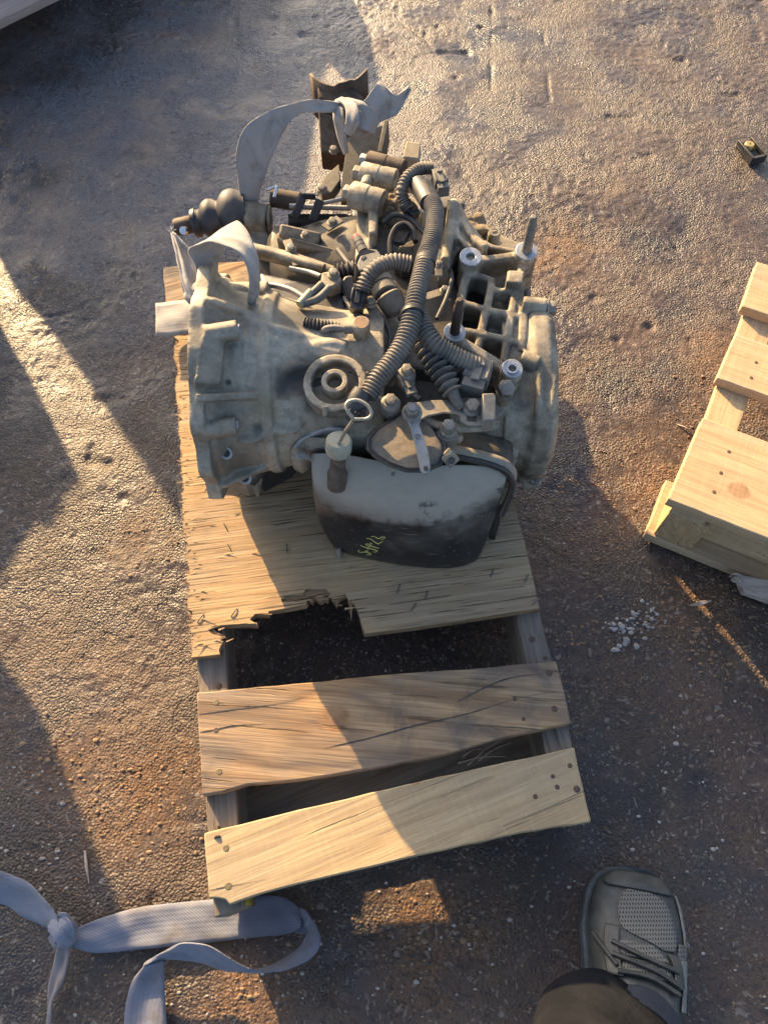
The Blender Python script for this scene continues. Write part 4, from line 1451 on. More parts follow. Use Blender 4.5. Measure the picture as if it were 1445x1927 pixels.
g.slab([P(600, 350, .247), P(612, 330, .247), P(638, 308, .247), P(641, 338, .247), P(624, 362, .247), P(606, 368, .247)], .02)
part('mount_plate', g, 'mountplate' if 'mountplate' in MAT else 'alu_dark', bevel=.0015)
for (x, y, z, r) in ((606, 356, .249, 8), (628, 284, .236, 7)):
    c = P(x, y, z)
    hexbolt('bolt', c, (0, -.2, 1), px_r(c, r), .006)
g = MB()
g.slab([P(764, 264, .270), P(792, 268, .270), P(790, 300, .265), P(757, 296, .265)], .05)
g.slab([P(725, 298, .247), P(790, 300, .247), P(785, 330, .245), P(735, 322, .245)], .04)
part('mount_lug', g, 'lugtan' if 'lugtan' in MAT else 'alu', bevel=.003)

# --- filter mount ring
RD = Vector((-.03, -.16, 1)).normalized()
c = P(630, 719, .368)
g = MB()
g.ring(c - RD * .022, c, px_r(c, 60), px_r(c, 45), 48)
g.cyl(c - RD * .03, c - RD * .016, px_r(c, 50), 40)
for a in (0, PI / 2, -PI / 2):
    pass
g.slab([P(685, 700, .362), P(712, 690, .355), P(716, 730, .35), P(686, 735, .358)], .03)
g.bar(P(638, 655, .362), P(640, 676, .362), .006, .014)
g.bar(P(614, 765, .362), P(612, 785, .355), .006, .014)
ringo = part('filter_mount', g, 'alu', remesh=.0015, rsmooth=2)
g = MB()
g.ring(c - RD * .02, c + RD * .004, px_r(c, 25), px_r(c, 15), 32)
part('filter_spigot', g, 'washer_tan' if 'washer_tan' in MAT else 'alu', bevel=.0012)
g = MB()
g.cyl(c - RD * .018, c - RD * .012, px_r(c, 17), 20)
part('spigot_bore', g, 'ptfe')


# --- corrugated hoses
def hose(name, pts, r, pitch, amp, mat='hose', z=None, seg=18, sharp=False):
    C = spline([P(*p) for p in pts], 400)
    L = np.concatenate([[0], np.cumsum(np.linalg.norm(np.diff(C, axis=0), axis=1))])
    n = int(L[-1] / pitch * 7)
    s = np.linspace(0, L[-1], n)
    D = np.stack([np.interp(s, L, C[:, k]) for k in range(3)], 1)
    T = np.gradient(D, axis=0)
    u = None
    rings = []
    for i in range(n):
        t = Vector(T[i]).normalized()
        u = basis(t)[1] if u is None else (u - t * t.dot(u)).normalized()
        w = t.cross(u)
        ph = math.sin(2 * PI * s[i] / pitch)
        k = (abs(ph) ** .45) * (1 if ph > 0 else -1) if not sharp else ph
        rr_ = (r + amp * k * (1 + .25 * math.sin(s[i] * 61 + r * 900))) * (1 + .025 * math.sin(s[i] * 47 + r * 500) + .015 * math.sin(s[i] * 113))
        rings.append([Vector(D[i]) + u * (math.cos(x) * rr_) + w * (math.sin(x) * rr_) for x in [2 * PI * q / seg for q in range(seg)]])
    g = MB().loft(rings)
    return part(name, g, mat)


hose('corrugated_hose', [(800, 352, .372), (818, 400, .392), (812, 450, .402), (800, 492, .408), (786, 545, .412), (777, 590, .410), (762, 640, .402), (738, 680, .394), (712, 712, .388), (692, 745, .382)], .0112, .0046, .0011)
hose('corrugated_hose', [(812, 316, .372), (790, 318, .376), (768, 332, .376), (758, 352, .37), (757, 366, .362), (762, 380, .355), (770, 394, .35)], .0078, .0046, .0011)
hose('corrugated_hose', [(772, 497, .398), (740, 492, .402), (712, 502, .40), (693, 522, .392), (683, 548, .382)], .0096, .0046, .0011)
hose('corrugated_hose', [(780, 575, .395), (795, 615, .392), (815, 645, .388), (845, 665, .38), (880, 682, .372), (905, 692, .365)], .0118, .0048, .0011)
hose('ribbed_boot', [(778, 618, .378), (800, 655, .375), (825, 690, .37), (843, 722, .365), (852, 738, .362)], .0115, .0086, .0034, seg=24, sharp=True)
g = MB()
g.tube([P(850, 735, .362), P(858, 752, .358), P(868, 768, .352)], [.008, .0065, .0065], 16)
part('boot_neck', g, 'hose')
# taped joint and connector at the top of the main hose
g = MB()
a = [P(786, 346, .37), P(796, 362, .375), P(806, 382, .385)]
g.tube(a, [.0125, .0132, .0118], 18)
part('tape_wrap', g, 'rubber')
g = MB()
g.tube([P(684, 736, .385), P(672, 758, .378), P(668, 786, .36)], [.0118, .0125, .0115], 16)
part('tape_wrap', g, 'rubber')
g = MB()
for k in range(16):
    a = 2 * PI * k / 16
    r = .009 * math.sqrt(random.random())
    c = P(672, 770, .376) + Vector((math.cos(a) * r, math.sin(a) * r, 0))
    g.tube([c - Vector((0, 0, .014)), c + Vector((0, 0, .003)), c + Vector((random.uniform(-.004, .004), random.uniform(-.006, .002), .006))], .0012, 6, 8)
part('cut_wires', g, 'rubber')


for p0, p1, r in (((800, 486, .408), (801, 500, .408), .0129), ((762, 382, .356), (766, 390, .352), .0092)):
    part('tape_band', MB().cyl(P(*p0), P(*p1), r, 20), 'rubber', bevel=.0008)
c = P(776, 590, .411)
part('cable_tie', MB().ring(c + Vector((.0, .0022, .0)), c - Vector((.0, .0022, .0)), .0138, .0115, 24), 'darkplastic')


def connector(name, c, ax, w, h, l, mat='plastic', latch=True):
    """plug with a stepped body, ribs and a latch"""
    c = Vector(c)
    X, Y, Z = basis(ax)
    Z = Vector((0, 0, 1)) - X * X.z
    Z.normalize()
    Y = Z.cross(X)
    R = Matrix((X, Y, Z)).transposed()
    g = MB()
    g.box(c, l * .55, w, h, R)
    g.box(c + X * l * .42, l * .36, w * .84, h * .82, R)
    g.box(c - X * l * .36, l * .22, w * .9, h * .9, R)
    for k in (-1, 1):
        g.box(c + Y * (k * w * .40) + Z * h * .52, l * .5, w * .10, h * .14, R)
    if latch:
        g.box(c + Z * h * .56 + X * l * .08, l * .62, w * .34, h * .12, R)
        g.box(c + Z * h * .66 - X * l * .16, l * .10, w * .42, h * .14, R)
    return part(name, g, mat, bevel=.0007)


connector('wire_connector', P(828, 342, .372), P(836, 362, .37) - P(822, 322, .37), .019, .02, .036)
connector('wire_connector', P(897, 706, .362), P(888, 735, .36) - P(904, 690, .36), .032, .022, .042)
connector('wire_connector', P(676, 560, .372), P(672, 590, .36) - P(680, 550, .37), .019, .02, .03, 'darkplastic')
connector('wire_connector', P(772, 395, .345), P(785, 410, .34) - P(764, 385, .345), .016, .016, .022, 'darkplastic')
connector('cable_clip', P(764, 718, .352), P(775, 745, .35) - P(752, 695, .35), .016, .010, .036)
g = MB()
g.slab([P(842, 376, .315), P(875, 384, .315), P(872, 398, .31), P(840, 395, .31)], .006)
part('tin_tab', g, 'oily')
# plastic speed sensor: red tip, ribbed stem, flat collar, body
a, b = P(672, 450, .37), P(684, 474, .368)
g = MB()
g.lathe(a, b, [(0, .0065), (.3, .0068), (.31, .0062), (.35, .0062), (.36, .0068), (.6, .0068), (.61, .0062), (.65, .0062), (.66, .0068), (1, .007)], 18)
part('sensor_stem', g, 'plastic')
d = (b - a).normalized()
g = MB()
g.lathe(a - d * .006, a + d * .001, [(0, .0045), (.3, .0055), (1, .0055)], 14)
part('sensor_tip', g, 'red')
g = MB()
col_ = [(672, 497), (680, 478), (697, 468), (710, 470), (720, 484), (722, 494), (708, 503), (690, 508), (676, 508)]
g.slab([P(x, y, .385) for x, y in col_], .004)
part('sensor_collar', g, 'plastic', bevel=.001)
g = MB()
g.cyl(P(694, 492, .382), P(688, 530, .33), .017, 20)
part('sensor_body', g, 'darkplastic')
g = MB()
g.bar(P(681, 488, .3856), P(688, 482, .3856), .0035, .0006)
part('collar_slot', g, 'oily')
# loop handle behind the hose and its box
g = MB()
g.tube([P(735, 480, .345), P(735, 452, .352), P(746, 430, .358), P(764, 424, .36), P(778, 436, .358), P(782, 455, .352)], .0042, 10, flat=2.2)
g.tube([P(742, 456, .352), P(758, 456, .354), P(768, 440, .356)], .003, 8, flat=1.6)
part('lifting_eye', g, 'darkplastic')
g = MB()
g.slab([P(752, 462, .342), P(782, 448, .342), P(778, 492, .342), P(758, 496, .342), P(742, 486, .34)], .03)
part('bracket_box', g, 'alu_dark', bevel=.002)
# solenoid cup: ribbed collar and cone
a, b = P(714, 528, .362), P(728, 556, .362)
g = MB()
r1 = .0165
g.lathe(a, b, [(0, r1 * .8), (.05, r1), (.42, r1), (.44, r1 * .9), (.5, r1 * .9), (.52, r1), (.95, r1), (1, r1 * .85)], 24)
part('solenoid_collar', g, 'plastic')
a, b = P(728, 556, .362), P(748, 590, .352)
g = MB()
g.lathe(a, b, [(0, .0155), (.1, .018), (.16, .0175), (.9, .014), (1, .011)], 24)
part('solenoid_cap', g, 'plastic')
g = MB()
g.slab([P(648, 518, .362), P(664, 516, .362), P(674, 560, .352), P(668, 580, .345), P(650, 560, .35), P(640, 532, .358)], .03)
part('rubber_flap', g, 'darkplastic', bevel=.003)
hose('small_bellows', [(638, 512, .342), (655, 508, .345), (672, 506, .345)], .010, .006, .0022, 'rubber', sharp=True)
hose('small_bellows', [(574, 612, .366), (594, 613, .368), (618, 616, .366), (640, 620, .362)], .0086, .0040, .0013, 'rubber', sharp=True)
# twin-pipe elbow with its bolt
g = MB()
for (o_, z_) in (((0, 0), 0), ((14, 8), -.002)):
    pp = [P(566 + o_[0] * 0 + (4 if o_[0] else 0), 572, .37), P(585 + o_[0], 554 + o_[1], .372 + z_), P(606 + o_[0], 534 + o_[1], .372 + z_)]
    g.tube(pp, px_r(pp[0], 7 if o_[0] == 0 else 8), 12)
part('twin_pipe', g, 'plastic')
g = MB()
g.tube([P(564, 574, .37), P(575, 562, .371), P(586, 550, .372)], px_r(P(570, 570, .37), 9), 14)
part('pipe_sleeve', g, 'ptfe')
g = MB()
pl_ = [(604, 512), (626, 508), (642, 520), (642, 532), (622, 542), (604, 536)]
g.slab([P(x, y, .362) for x, y in pl_], .03)
part('bolt_tab', g, 'alu', bevel=.003)
c = P(628, 518, .3625)
hexbolt('bolt', c, (0, -.1, 1), px_r(c, 9), .007)
# banjo fitting: rusty faced cylinder with its pipe
a, b = P(678, 640, .325), P(680, 606, .388)
g = MB()
r1 = px_r(b, 17)
b = Vector((a.x + .002, a.y - .004, .388))
c0 = P(680, 607, .388)
sh = Vector((c0.x, c0.y, 0)) - Vector((b.x, b.y, 0))
a, b = a + sh, b + sh
g.lathe(a, b, [(0, r1 * 1.02), (.5, r1 * 1.02), (.55, r1), (.96, r1), (1, r1 * .94)], 26)
part('banjo_bolt', g, 'alu', bevel=.0008)
g = MB()
dd_ = (b - a).normalized()
g.cyl(b - dd_ * .002, b + dd_ * .0008, r1 * .80, 24)
part('rusty_face', g, 'rustface' if 'rustface' in MAT else 'dirt')
g = MB()
g.cyl(P(668, 619, .376), P(648, 619, .376), px_r(c0, 9.5), 16)
g.tube([P(650, 619, .376), P(630, 617, .376), P(614, 619, .374), P(604, 628, .365)], px_r(c0, 6.5), 12)
part('banjo_pipe', g, 'plastic')
for (x, y, r) in ((668, 664, 10), (677, 671, 9)):
    c = P(x, y, .335)
    hexbolt('plug', c, (0, -.2, 1), px_r(c, r), .007, mat='orangewax')
# --- shift linkage
g = MB()
arm = [(772, 766), (782, 757), (810, 753), (845, 752), (868, 748), (912, 748), (930, 742), (928, 790), (908, 800), (880, 800), (866, 792), (866, 782), (858, 777), (835, 776), (805, 782), (790, 790), (772, 786)]
g.slab([P(x, y, .352) for x, y in arm], .0035)
part('selector_arm', g, 'bolt', bevel=.0008)
g = MB()
g.slab([P(907, 740, .376), P(929, 739, .374), P(933, 745, .372), P(932, 786, .368), P(928, 791, .366), P(910, 791, .368)], .022)
part('arm_tab', g, 'bolt', bevel=.0015)
c = P(888, 768, .3535)
hexbolt('nut', c, (0, -.15, 1), px_r(c, 14), .009)
g = MB()
g.slab([P(878, 782, .3525), P(896, 782, .3525), P(896, 793, .3525), P(878, 792, .3525)], .0009)
part('arm_slot', g, 'oily')
# switch cover: half-moon dome under the lever
g = MB()
dome = [(775, 772), (800, 780), (822, 810), (838, 838), (840, 858), (828, 876), (800, 888), (765, 888), (730, 876), (704, 860), (690, 845), (690, 825), (706, 806), (730, 792), (748, 778), (762, 770)]
cc = (770, 830)
rings = []
for k, (s, z) in enumerate(((1.03, .318), (1.03, .330), (1.0, .3335), (.95, .3335), (.92, .340), (.86, .343), (.5, .344), (.1, .344))):
    rings.append([P(cc[0] + (x - cc[0]) * s, cc[1] + (y - cc[1]) * s, z) for x, y in dome])
g.loft(rings)
part('switch_cover', g, 'switch' if 'switch' in MAT else 'darkplastic', smooth=55)
g = MB()
lev = [(764, 786), (770, 776), (784, 776), (792, 786), (789, 800), (800, 830), (806, 850), (810, 880), (806, 890), (797, 891), (791, 884), (783, 846), (773, 806)]
lever_z = lambda y: .362 + (.352 - .362) * max(0, (y - 800) / 90)
g.slab([P(x, y, lever_z(y)) for x, y in lev], .0038)
part('shift_lever', g, 'levermetal' if 'levermetal' in MAT else 'steel', bevel=.0008)
c = P(801, 881, .3535)
g = MB()
g.cyl(c, c + Vector((0, 0, .0007)), px_r(c, 4.5), 14)
part('lever_hole', g, 'oily')
g = MB()
c = P(786, 822, .3602)
g.ring(c, c + Vector((0, 0, .0004)), px_r(c, 5.5), px_r(c, 4.6), 18)
g.bar(c + Vector((-.001, -.0022, 0)), c + Vector((-.0005, .0022, .0003)), .0006, .0005)
part('lever_stamp', g, 'darkplastic')
c = P(775, 777, .3625)
hexbolt('nut', c, (0, -.15, 1), px_r(c, 15), .010)
g = MB()
g.cyl(c, c + Vector((0, -.002, .015)), px_r(c, 8), 16)
part('shift_shaft', g, 'steel', bevel=.0006)
for (x, y, z, r, h, m) in ((735, 757, .352, 12, .008, 'bolt'), (765, 702, .358, 11, .010, 'bolt'), (842, 812, .338, 13, .016, 'bolt')):
    c = P(x, y, z)
    g = MB()
    g.lathe(c - Vector((0, 0, .02)), c, [(0, px_r(c, r * 1.6)), (.9, px_r(c, r * 1.6)), (1, px_r(c, r * 1.5))], 24)
    part('bolt_boss', g, 'bolt', bevel=.001)
    hexbolt('bolt', c, (0, -.15, 1), px_r(c, r), h, mat=m)
c = P(861, 824, .322)
g = MB()
g.blob(c, .007, .007, .008, 14)
part('dowel', g, 'alu')
# square lug with a hole beside the lever
g = MB()
a = P(846, 862, .338)
ax_ = Vector((.2, -.75, .55)).normalized()
X, Y, Z = basis(ax_)
R = Matrix((X, Y, Z)).transposed() @ Matrix.Rotation(.6, 3, 'X')
g.box(a, .014, .016, .016, R)
part('square_lug', g, 'alu', bevel=.0012)
g = MB()
f = a + ax_ * .0072
g.cyl(f, f + ax_ * .0008, .0044, 12)
part('lug_hole', g, 'oily')
# cables under the arm
for pts, r, m in (([(695, 742, .35), (720, 750, .345), (745, 757, .34)], .0025, 'steel'), ([(800, 785, .342), (815, 797, .34), (850, 805, .336), (900, 805, .33), (935, 800, .325)], .0055, 'alu'),
                  ([(752, 700, .356), (770, 735, .352), (790, 752, .35)], .0045, 'rubber'), ([(755, 690, .352), (700, 660, .35), (690, 652, .352)], .002, 'oily')):
    part('cable', MB().tube([P(*q) for q in pts], r, 10), m)
g = MB()
g.slab([P(706, 655, .352), P(714, 652, .356), P(735, 690, .352), P(728, 698, .348), P(712, 672, .348)], .002)
part('tin_tab', g, 'darkplastic')

# --- oil pan
rows = [  # from the flange to the foot: (y at left, mid, right edge), z, x left, x right
    [(584, 852, .286), (640, 850, .292), (720, 868, .292), (800, 878, .292), (880, 870, .290), (962, 884, .270)],
    [(584, 890, .272), (640, 888, .280), (720, 900, .282), (800, 906, .281), (880, 902, .276), (958, 908, .258)],
    [(588, 930, .240), (640, 935, .250), (720, 945, .255), (800, 950, .253), (880, 950, .246), (946, 940, .232)],
    [(596, 965, .205), (650, 975, .218), (730, 985, .222), (810, 992, .220), (880, 990, .212), (934, 972, .200)],
    [(606, 992, .172), (655, 1005, .182), (730, 1018, .186), (810, 1027, .184), (880, 1026, .176), (922, 1004, .168)],
    [(622, 1022, .140), (660, 1036, .146), (730, 1050, .148), (810, 1060, .146), (876, 1056, .142), (908, 1040, .138)],
    [(634, 1036, .1225), (668, 1047, .1225), (730, 1060, .1225), (806, 1071, .1225), (866, 1070, .1225), (898, 1054, .1225)]]
g = MB()
grid = []
for r_ in rows:
    a = P(*r_[0])
    b = P(*r_[-1])
    line = [Vector((a.x + .012, a.y + .035, .1225)), Vector((a.x + .004, a.y + .012, max(.1225, a.z - .05)))] + [P(*q) for q in r_] + \
           [Vector((b.x - .004, b.y + .012, max(.1225, b.z - .05))), Vector((b.x - .012, b.y + .035, .1225))]
    grid.append(line)
grid.insert(4, [a.lerp(b, .22) for a, b in zip(grid[3], grid[4])])
grid.insert(3, [a.lerp(b, .80) for a, b in zip(grid[2], grid[3])])
for ln in grid:
    ln.insert(len(ln) - 2, ln[-3].lerp(ln[-4], .10))
    ln.insert(3, ln[2].lerp(ln[3], .12))
w_ = len(grid[0])
for line in grid:
    g.v += line
for i in range(len(grid) - 1):
    for j in range(w_ - 1):
        g.f.append((i * w_ + j, i * w_ + j + 1, (i + 1) * w_ + j + 1, (i + 1) * w_ + j))
pan = part('oil_pan', g, 'pan' if 'pan' in MAT else 'darkplastic', subsurf=2, solid=.003)
# rolled flange strip of the pan and the black sealant line
lipz = [(560, 842, .280), (575, 826, .288), (620, 808, .296), (650, 812, .298)]
g = MB()
pp = [P(*q) for q in lipz]
g.tube(pp, .0042, 10, flat=1.8)
part('pan_flange', g, 'washer')
lipr = [(838, 850, .300), (870, 856, .298), (915, 866, .292), (950, 880, .280), (966, 900, .262), (962, 925, .24), (945, 965, .21)]
ea = [P(*q) for q in lipr]
eb = [P(x + 4, y - 14, z + .001) for x, y, z in lipr]
A_, B_ = spline(ea, 30), spline(eb, 30)
g = MB()
o = 0
for i in range(30):
    g.v += [Vector(A_[i]), Vector(B_[i])]
for i in range(29):
    g.f.append((2 * i, 2 * i + 1, 2 * i + 3, 2 * i + 2))
part('pan_flange', g, 'flangedust' if 'flangedust' in MAT else 'alu', solid=.003)
g = MB()
g.tube([P(x - 3, y + 5, z - .004) for x, y, z in lipr], .0045, 8)
part('sealant_bead', g, 'oily')
# left lug of the pan flange with its clip
g = MB()
g.slab([P(548, 842, .284), P(566, 818, .296), P(622, 822, .298), (P(620, 838, .294)), P(585, 846, .285), P(580, 862, .27), P(566, 872, .26), P(546, 862, .268)], .03)
part('pan_lug', g, 'alu', bevel=.003)
g = MB()
g.slab([P(558, 853, .287), P(572, 848, .287), P(580, 862, .283), P(562, 864, .283)], .004)
g.bar(P(566, 852, .290), P(588, 866, .286), .005, .002)
part('pan_clip', g, 'steel', bevel=.0006)
g = MB()
g.slab([P(930, 955, .21), P(945, 945, .21), P(940, 990, .17), P(925, 985, .17)], .05)
part('pan_corner', g, 'oily', bevel=.002)
# drain tail on the left of the pan foot
g = MB()
g.cyl(P(636, 1030, .14), P(639, 1050, .121), .004, 12)
part('drain_tail', g, 'steel')
# dipstick: tube, cap, rod, bent ring
base, cap = P(633, 905, .272), P(637, 845, .335)
g = MB()
g.lathe(base - Vector((0, 0, .012)), cap, [(0, .0125), (.35, .0125), (.42, .0095), (1, .0095)], 20)
part('filler_tube', g, 'tube_rust' if 'tube_rust' in MAT else 'rust')
d = (cap - base).normalized()
g = MB()
r1 = px_r(cap, 25)
q0 = cap - d * .006
g.lathe(q0, q0 + d * .024, [(0, r1 * .8), (.12, r1 * .97), (.3, r1), (.34, r1 * .94), (.42, r1 * .94), (.46, r1), (.85, r1 * .98), (1, r1 * .82)], 32)
part('filler_cap', g, 'cream')
g = MB()
top = P(637, 836, .352)
ringc = P(676, 772, .415)
g.tube([top, P(650, 812, .378), P(664, 790, .405), P(657, 778, .412), P(651, 766, .415), P(656, 756, .417), P(672, 753, .418), P(690, 762, .417), P(699, 777, .414), P(693, 787, .411), P(678, 789, .409), P(664, 789, .406)],
       .0021, 10, 90)
part('dipstick', g, 'wire' if 'wire' in MAT else 'steel')

# ------------------------------------------------------------------ webbing straps
def strap(name, loc, label, group=None):
    return empty(name, tuple(loc), label, 'strap', group)


def PL(l):
    return [P(*q) for q in l]


def knot(strap_, core, wraps, mat, rm=.0016):
    """a tight lump with flat turns of webbing pulled round it"""
    g = MB()
    for pts, rad, fl in core:
        g.tube(PL(pts), rad, 16, flat=fl)
    k = g.build('knot', MAT[mat], strap_, remesh=rm, rsmooth=3)
    for ea, eb in wraps:
        ribbon('turn', PL(ea), PL(eb), MAT[mat], k, n=40, m=8, bulge=.0028, wob=.0010, thick=.0018)
    return k


# strap looped through the top lug of the bell housing
s1 = strap('webbing_strap', P(400, 560, .36), 'grey webbing strap looped and knotted round the gearbox left lug', 'webbing straps')
ribbon('loop', PL([(378, 548, .385), (368, 500, .40), (356, 472, .42), (392, 456, .455), (440, 470, .465), (468, 505, .45), (470, 545, .42), (466, 570, .385)]),
       PL([(408, 530, .36), (412, 495, .38), (424, 462, .395), (446, 416, .425), (474, 450, .44), (487, 500, .43), (488, 545, .40), (480, 575, .375)]), MAT['web'], s1, n=70)
ribbon('tail', PL([(322, 434, .40), (330, 470, .395), (338, 505, .388), (344, 545, .38), (362, 568, .372)]), PL([(330, 440, .405), (352, 462, .40), (374, 485, .39), (376, 520, .38), (382, 552, .37)]), MAT['web'], s1, n=40)
ribbon('tail', PL([(322, 434, .40), (331, 478, .399), (343, 530, .392), (356, 566, .384)]), PL([(326, 436, .402), (342, 480, .400), (358, 530, .394), (378, 562, .386)]), MAT['web'], s1, n=40)
knot(s1, [([(356, 566, .372), (372, 552, .380), (390, 548, .382)], [.010, .0135, .012], 1.0), ([(386, 536, .382), (400, 552, .382), (398, 572, .374)], [.009, .0115, .010], 1.0)],
     [([(348, 560, .378), (362, 546, .392), (378, 536, .398), (392, 534, .392)], [(362, 582, .366), (380, 574, .378), (394, 566, .386), (402, 552, .386)]),
      ([(384, 530, .392), (398, 532, .396), (404, 548, .394), (402, 570, .376)], [(376, 548, .394), (384, 556, .396), (388, 566, .390), (384, 584, .370)]),
      ([(376, 572, .378), (388, 580, .372), (398, 590, .358)], [(388, 560, .38), (398, 572, .374), (402, 584, .362)])], 'web', .0015)
g = MB()
for k in range(14):
    a = P(323 + random.uniform(-4, 5), 434 + random.uniform(-2, 4), .401)
    g.tube([a, a + Vector((random.uniform(-.004, .004), random.uniform(.001, .007), random.uniform(-.002, .004)))], .0006, 5, 8)
o = g.build('frayed_end', MAT['web'], s1)
o['kind'] = 'stuff'
# strap end lying over the back board
s2 = strap('webbing_strap', P(345, 600, .122), 'pale strap end lying flat on the back board of the pallet, under the gearbox', 'webbing straps')
ribbon('flat_end', PL([(293, 571, .152), (330, 566, .15), (372, 564, .148), (420, 566, .146)]), PL([(294, 632, .15), (330, 630, .15), (372, 622, .15), (420, 604, .15)]), MAT['web'], s2, n=40, wob=.0016)



# long strap arching back to the mount bracket and knotted there
s3 = strap('webbing_strap', P(660, 220, .29), 'long grey webbing strap arching up to a knot on the rusty mount', 'webbing straps')
ribbon('arch', PL([(455, 386, .285), (447, 330, .325), (446, 280, .36), (462, 240, .38), (500, 212, .385), (545, 196, .38), (590, 187, .365), (640, 193, .345)]),
       PL([(484, 388, .277), (496, 340, .31), (516, 285, .34), (538, 240, .36), (560, 216, .362), (580, 212, .355), (610, 212, .345), (645, 212, .330)]), MAT['web'], s3, n=80)
ribbon('tail', PL([(668, 200, .335), (688, 186, .348), (700, 170, .356), (713, 153, .362), (728, 166, .360), (743, 179, .352), (756, 172, .352), (771, 163, .356)]),
       PL([(674, 246, .310), (700, 238, .318), (720, 228, .324), (736, 221, .328), (746, 216, .330), (754, 206, .334), (763, 190, .340), (772, 167, .352)]), MAT['web'], s3, n=60, wob=.002)
knot(s3, [([(634, 198, .325), (654, 206, .33), (680, 216, .328), (700, 226, .32)], [.010, .017, .019, .014], 1.0), ([(655, 240, .315), (672, 244, .315), (692, 240, .31)], [.010, .013, .010], 1.0)],
     [([(634, 188, .342), (648, 200, .350), (652, 222, .345), (646, 246, .325)], [(656, 186, .345), (672, 200, .355), (676, 228, .348), (664, 256, .322)]),
      ([(658, 190, .350), (684, 196, .352), (704, 208, .345), (716, 226, .325)], [(654, 226, .342), (676, 240, .336), (694, 248, .326), (706, 252, .312)]),
      ([(630, 196, .338), (628, 220, .330), (634, 250, .305), (648, 292, .275)], [(646, 204, .346), (648, 226, .338), (652, 254, .315), (656, 286, .285)])], 'web')

# blue-grey strap on the ground at the front
s4 = strap('webbing_strap', P(240, 1760, 0), 'blue grey webbing strap lying knotted on the ground before the pallet', 'webbing straps')
ribbon('flat_run', PL([(130, 1755, .022), (180, 1732, .016), (260, 1708, .010), (360, 1696, .006), (440, 1690, .006), (520, 1686, .008), (556, 1702, .011), (570, 1726, .014)]),
       PL([(136, 1782, .016), (180, 1793, .012), (260, 1787, .008), (360, 1777, .006), (440, 1768, .006), (500, 1762, .008), (540, 1758, .012), (566, 1745, .022)]), MAT['web_blue'], s4, n=80)
ribbon('loop', PL([(566, 1706, .014), (594, 1742, .046), (601, 1775, .052), (580, 1806, .046), (530, 1826, .036), (470, 1831, .028), (455, 1830, .020), (420, 1824, .018), (360, 1806, .020), (310, 1806, .024), (270, 1818, .022)]),
       PL([(556, 1756, .004), (585, 1762, .012), (560, 1786, .008), (520, 1812, .010), (478, 1827, .014), (455, 1822, .032), (430, 1800, .050), (390, 1780, .056), (350, 1774, .050), (312, 1788, .036), (272, 1814, .024)]), MAT['web_blue'], s4, n=110)
ribbon('trailing_run', PL([(272, 1816, .024), (250, 1845, .014), (238, 1890, .008), (234, 1945, .006), (236, 2040, .006)]),
       PL([(308, 1808, .026), (310, 1840, .015), (312, 1890, .008), (316, 1945, .006), (322, 2040, .006)]), MAT['web_blue'], s4, n=40)
ribbon('knotted_end', PL([(-80, 1625, .030), (0, 1640, .034), (50, 1660, .040), (90, 1700, .046), (112, 1734, .046)]), PL([(-80, 1690, .008), (0, 1700, .008), (50, 1726, .010), (90, 1744, .018), (104, 1748, .034)]), MAT['web_blue'], s4, n=50)
ribbon('trailing_tail', PL([(112, 1770, .034), (104, 1806, .020), (94, 1850, .010), (90, 1900, .006), (86, 1960, .006)]), PL([(132, 1762, .036), (130, 1810, .026), (118, 1852, .020), (100, 1890, .012), (92, 1960, .010)]), MAT['web_brown'], s4, n=40)
knot(s4, [([(106, 1736, .030), (122, 1752, .036), (128, 1772, .024)], [.012, .014, .011], 1.0)],
     [([(96, 1742, .030), (108, 1722, .046), (126, 1718, .050), (146, 1738, .036)], [(104, 1776, .020), (118, 1760, .044), (134, 1748, .050), (150, 1752, .030)]),
      ([(110, 1716, .044), (132, 1734, .054), (142, 1758, .044), (134, 1784, .020)], [(96, 1728, .036), (112, 1748, .050), (118, 1768, .040), (112, 1790, .016)]),
      ([(96, 1748, .028), (108, 1768, .030), (126, 1782, .022)], [(92, 1764, .014), (104, 1786, .012), (120, 1796, .008)])], 'web_blue')

# ------------------------------------------------------------------ the photographer's foot
MAT['sneaker'] = grimy('scuffed_dark_leather', (.042, .044, .040), (.075, .076, .067), dust=(.20, .19, .165), dust_amt=.35, rough=.5, stain_amt=.35, stain=(.03, .032, .034), nscale=22, bump=.25,
                         spots=[((-.064, .105, .03), .0, .012, (.42, .42, .40), .85), ((-.070, .070, .028), .0, .010, (.42, .42, .40), .8), ((-.030, .128, .045), .0, .012, (.02, .02, .02), .8)])
MAT['sole'] = grimy('scuffed_sole', (.05, .055, .058), (.085, .09, .09), dust=(.3, .3, .28), dust_amt=.3, rough=.6, stain_amt=.2, nscale=26)
MAT['trim'] = grimy('worn_grey_trim', (.20, .195, .18), (.30, .29, .265), dust_amt=.3, rough=.55, stain_amt=.5, nscale=40)
n = NT('air_mesh')
s = n.sep()
yy_ = n.math('MULTIPLY', s[1], 215.0)
xx_ = n.math('ADD', n.math('MULTIPLY', s[0], 285.0), n.math('MULTIPLY', n.math('MODULO', n.math('FLOOR', yy_), 2.0), .5))
fx = n.math('SUBTRACT', n.math('FRACT', n.math('ADD', xx_, 100.0)), .5)
fy = n.math('SUBTRACT', n.math('FRACT', n.math('ADD', yy_, 100.0)), .5)
hole = n.ramp(n.math('ADD', n.math('MULTIPLY', fx, fx), n.math('MULTIPLY', n.math('MULTIPLY', fy, fy), .75)), .045, .09, 1, 0)
col = n.mix(n.noise(40, 5), (.13, .125, .108), (.19, .18, .155))
col = n.mix(n.math('MULTIPLY', hole, .92), col, (.02, .02, .02))
MAT['mesh'] = n.fin(col, .8, 0, n.bump(hole, -.6, .001))
n = NT('work_trousers')
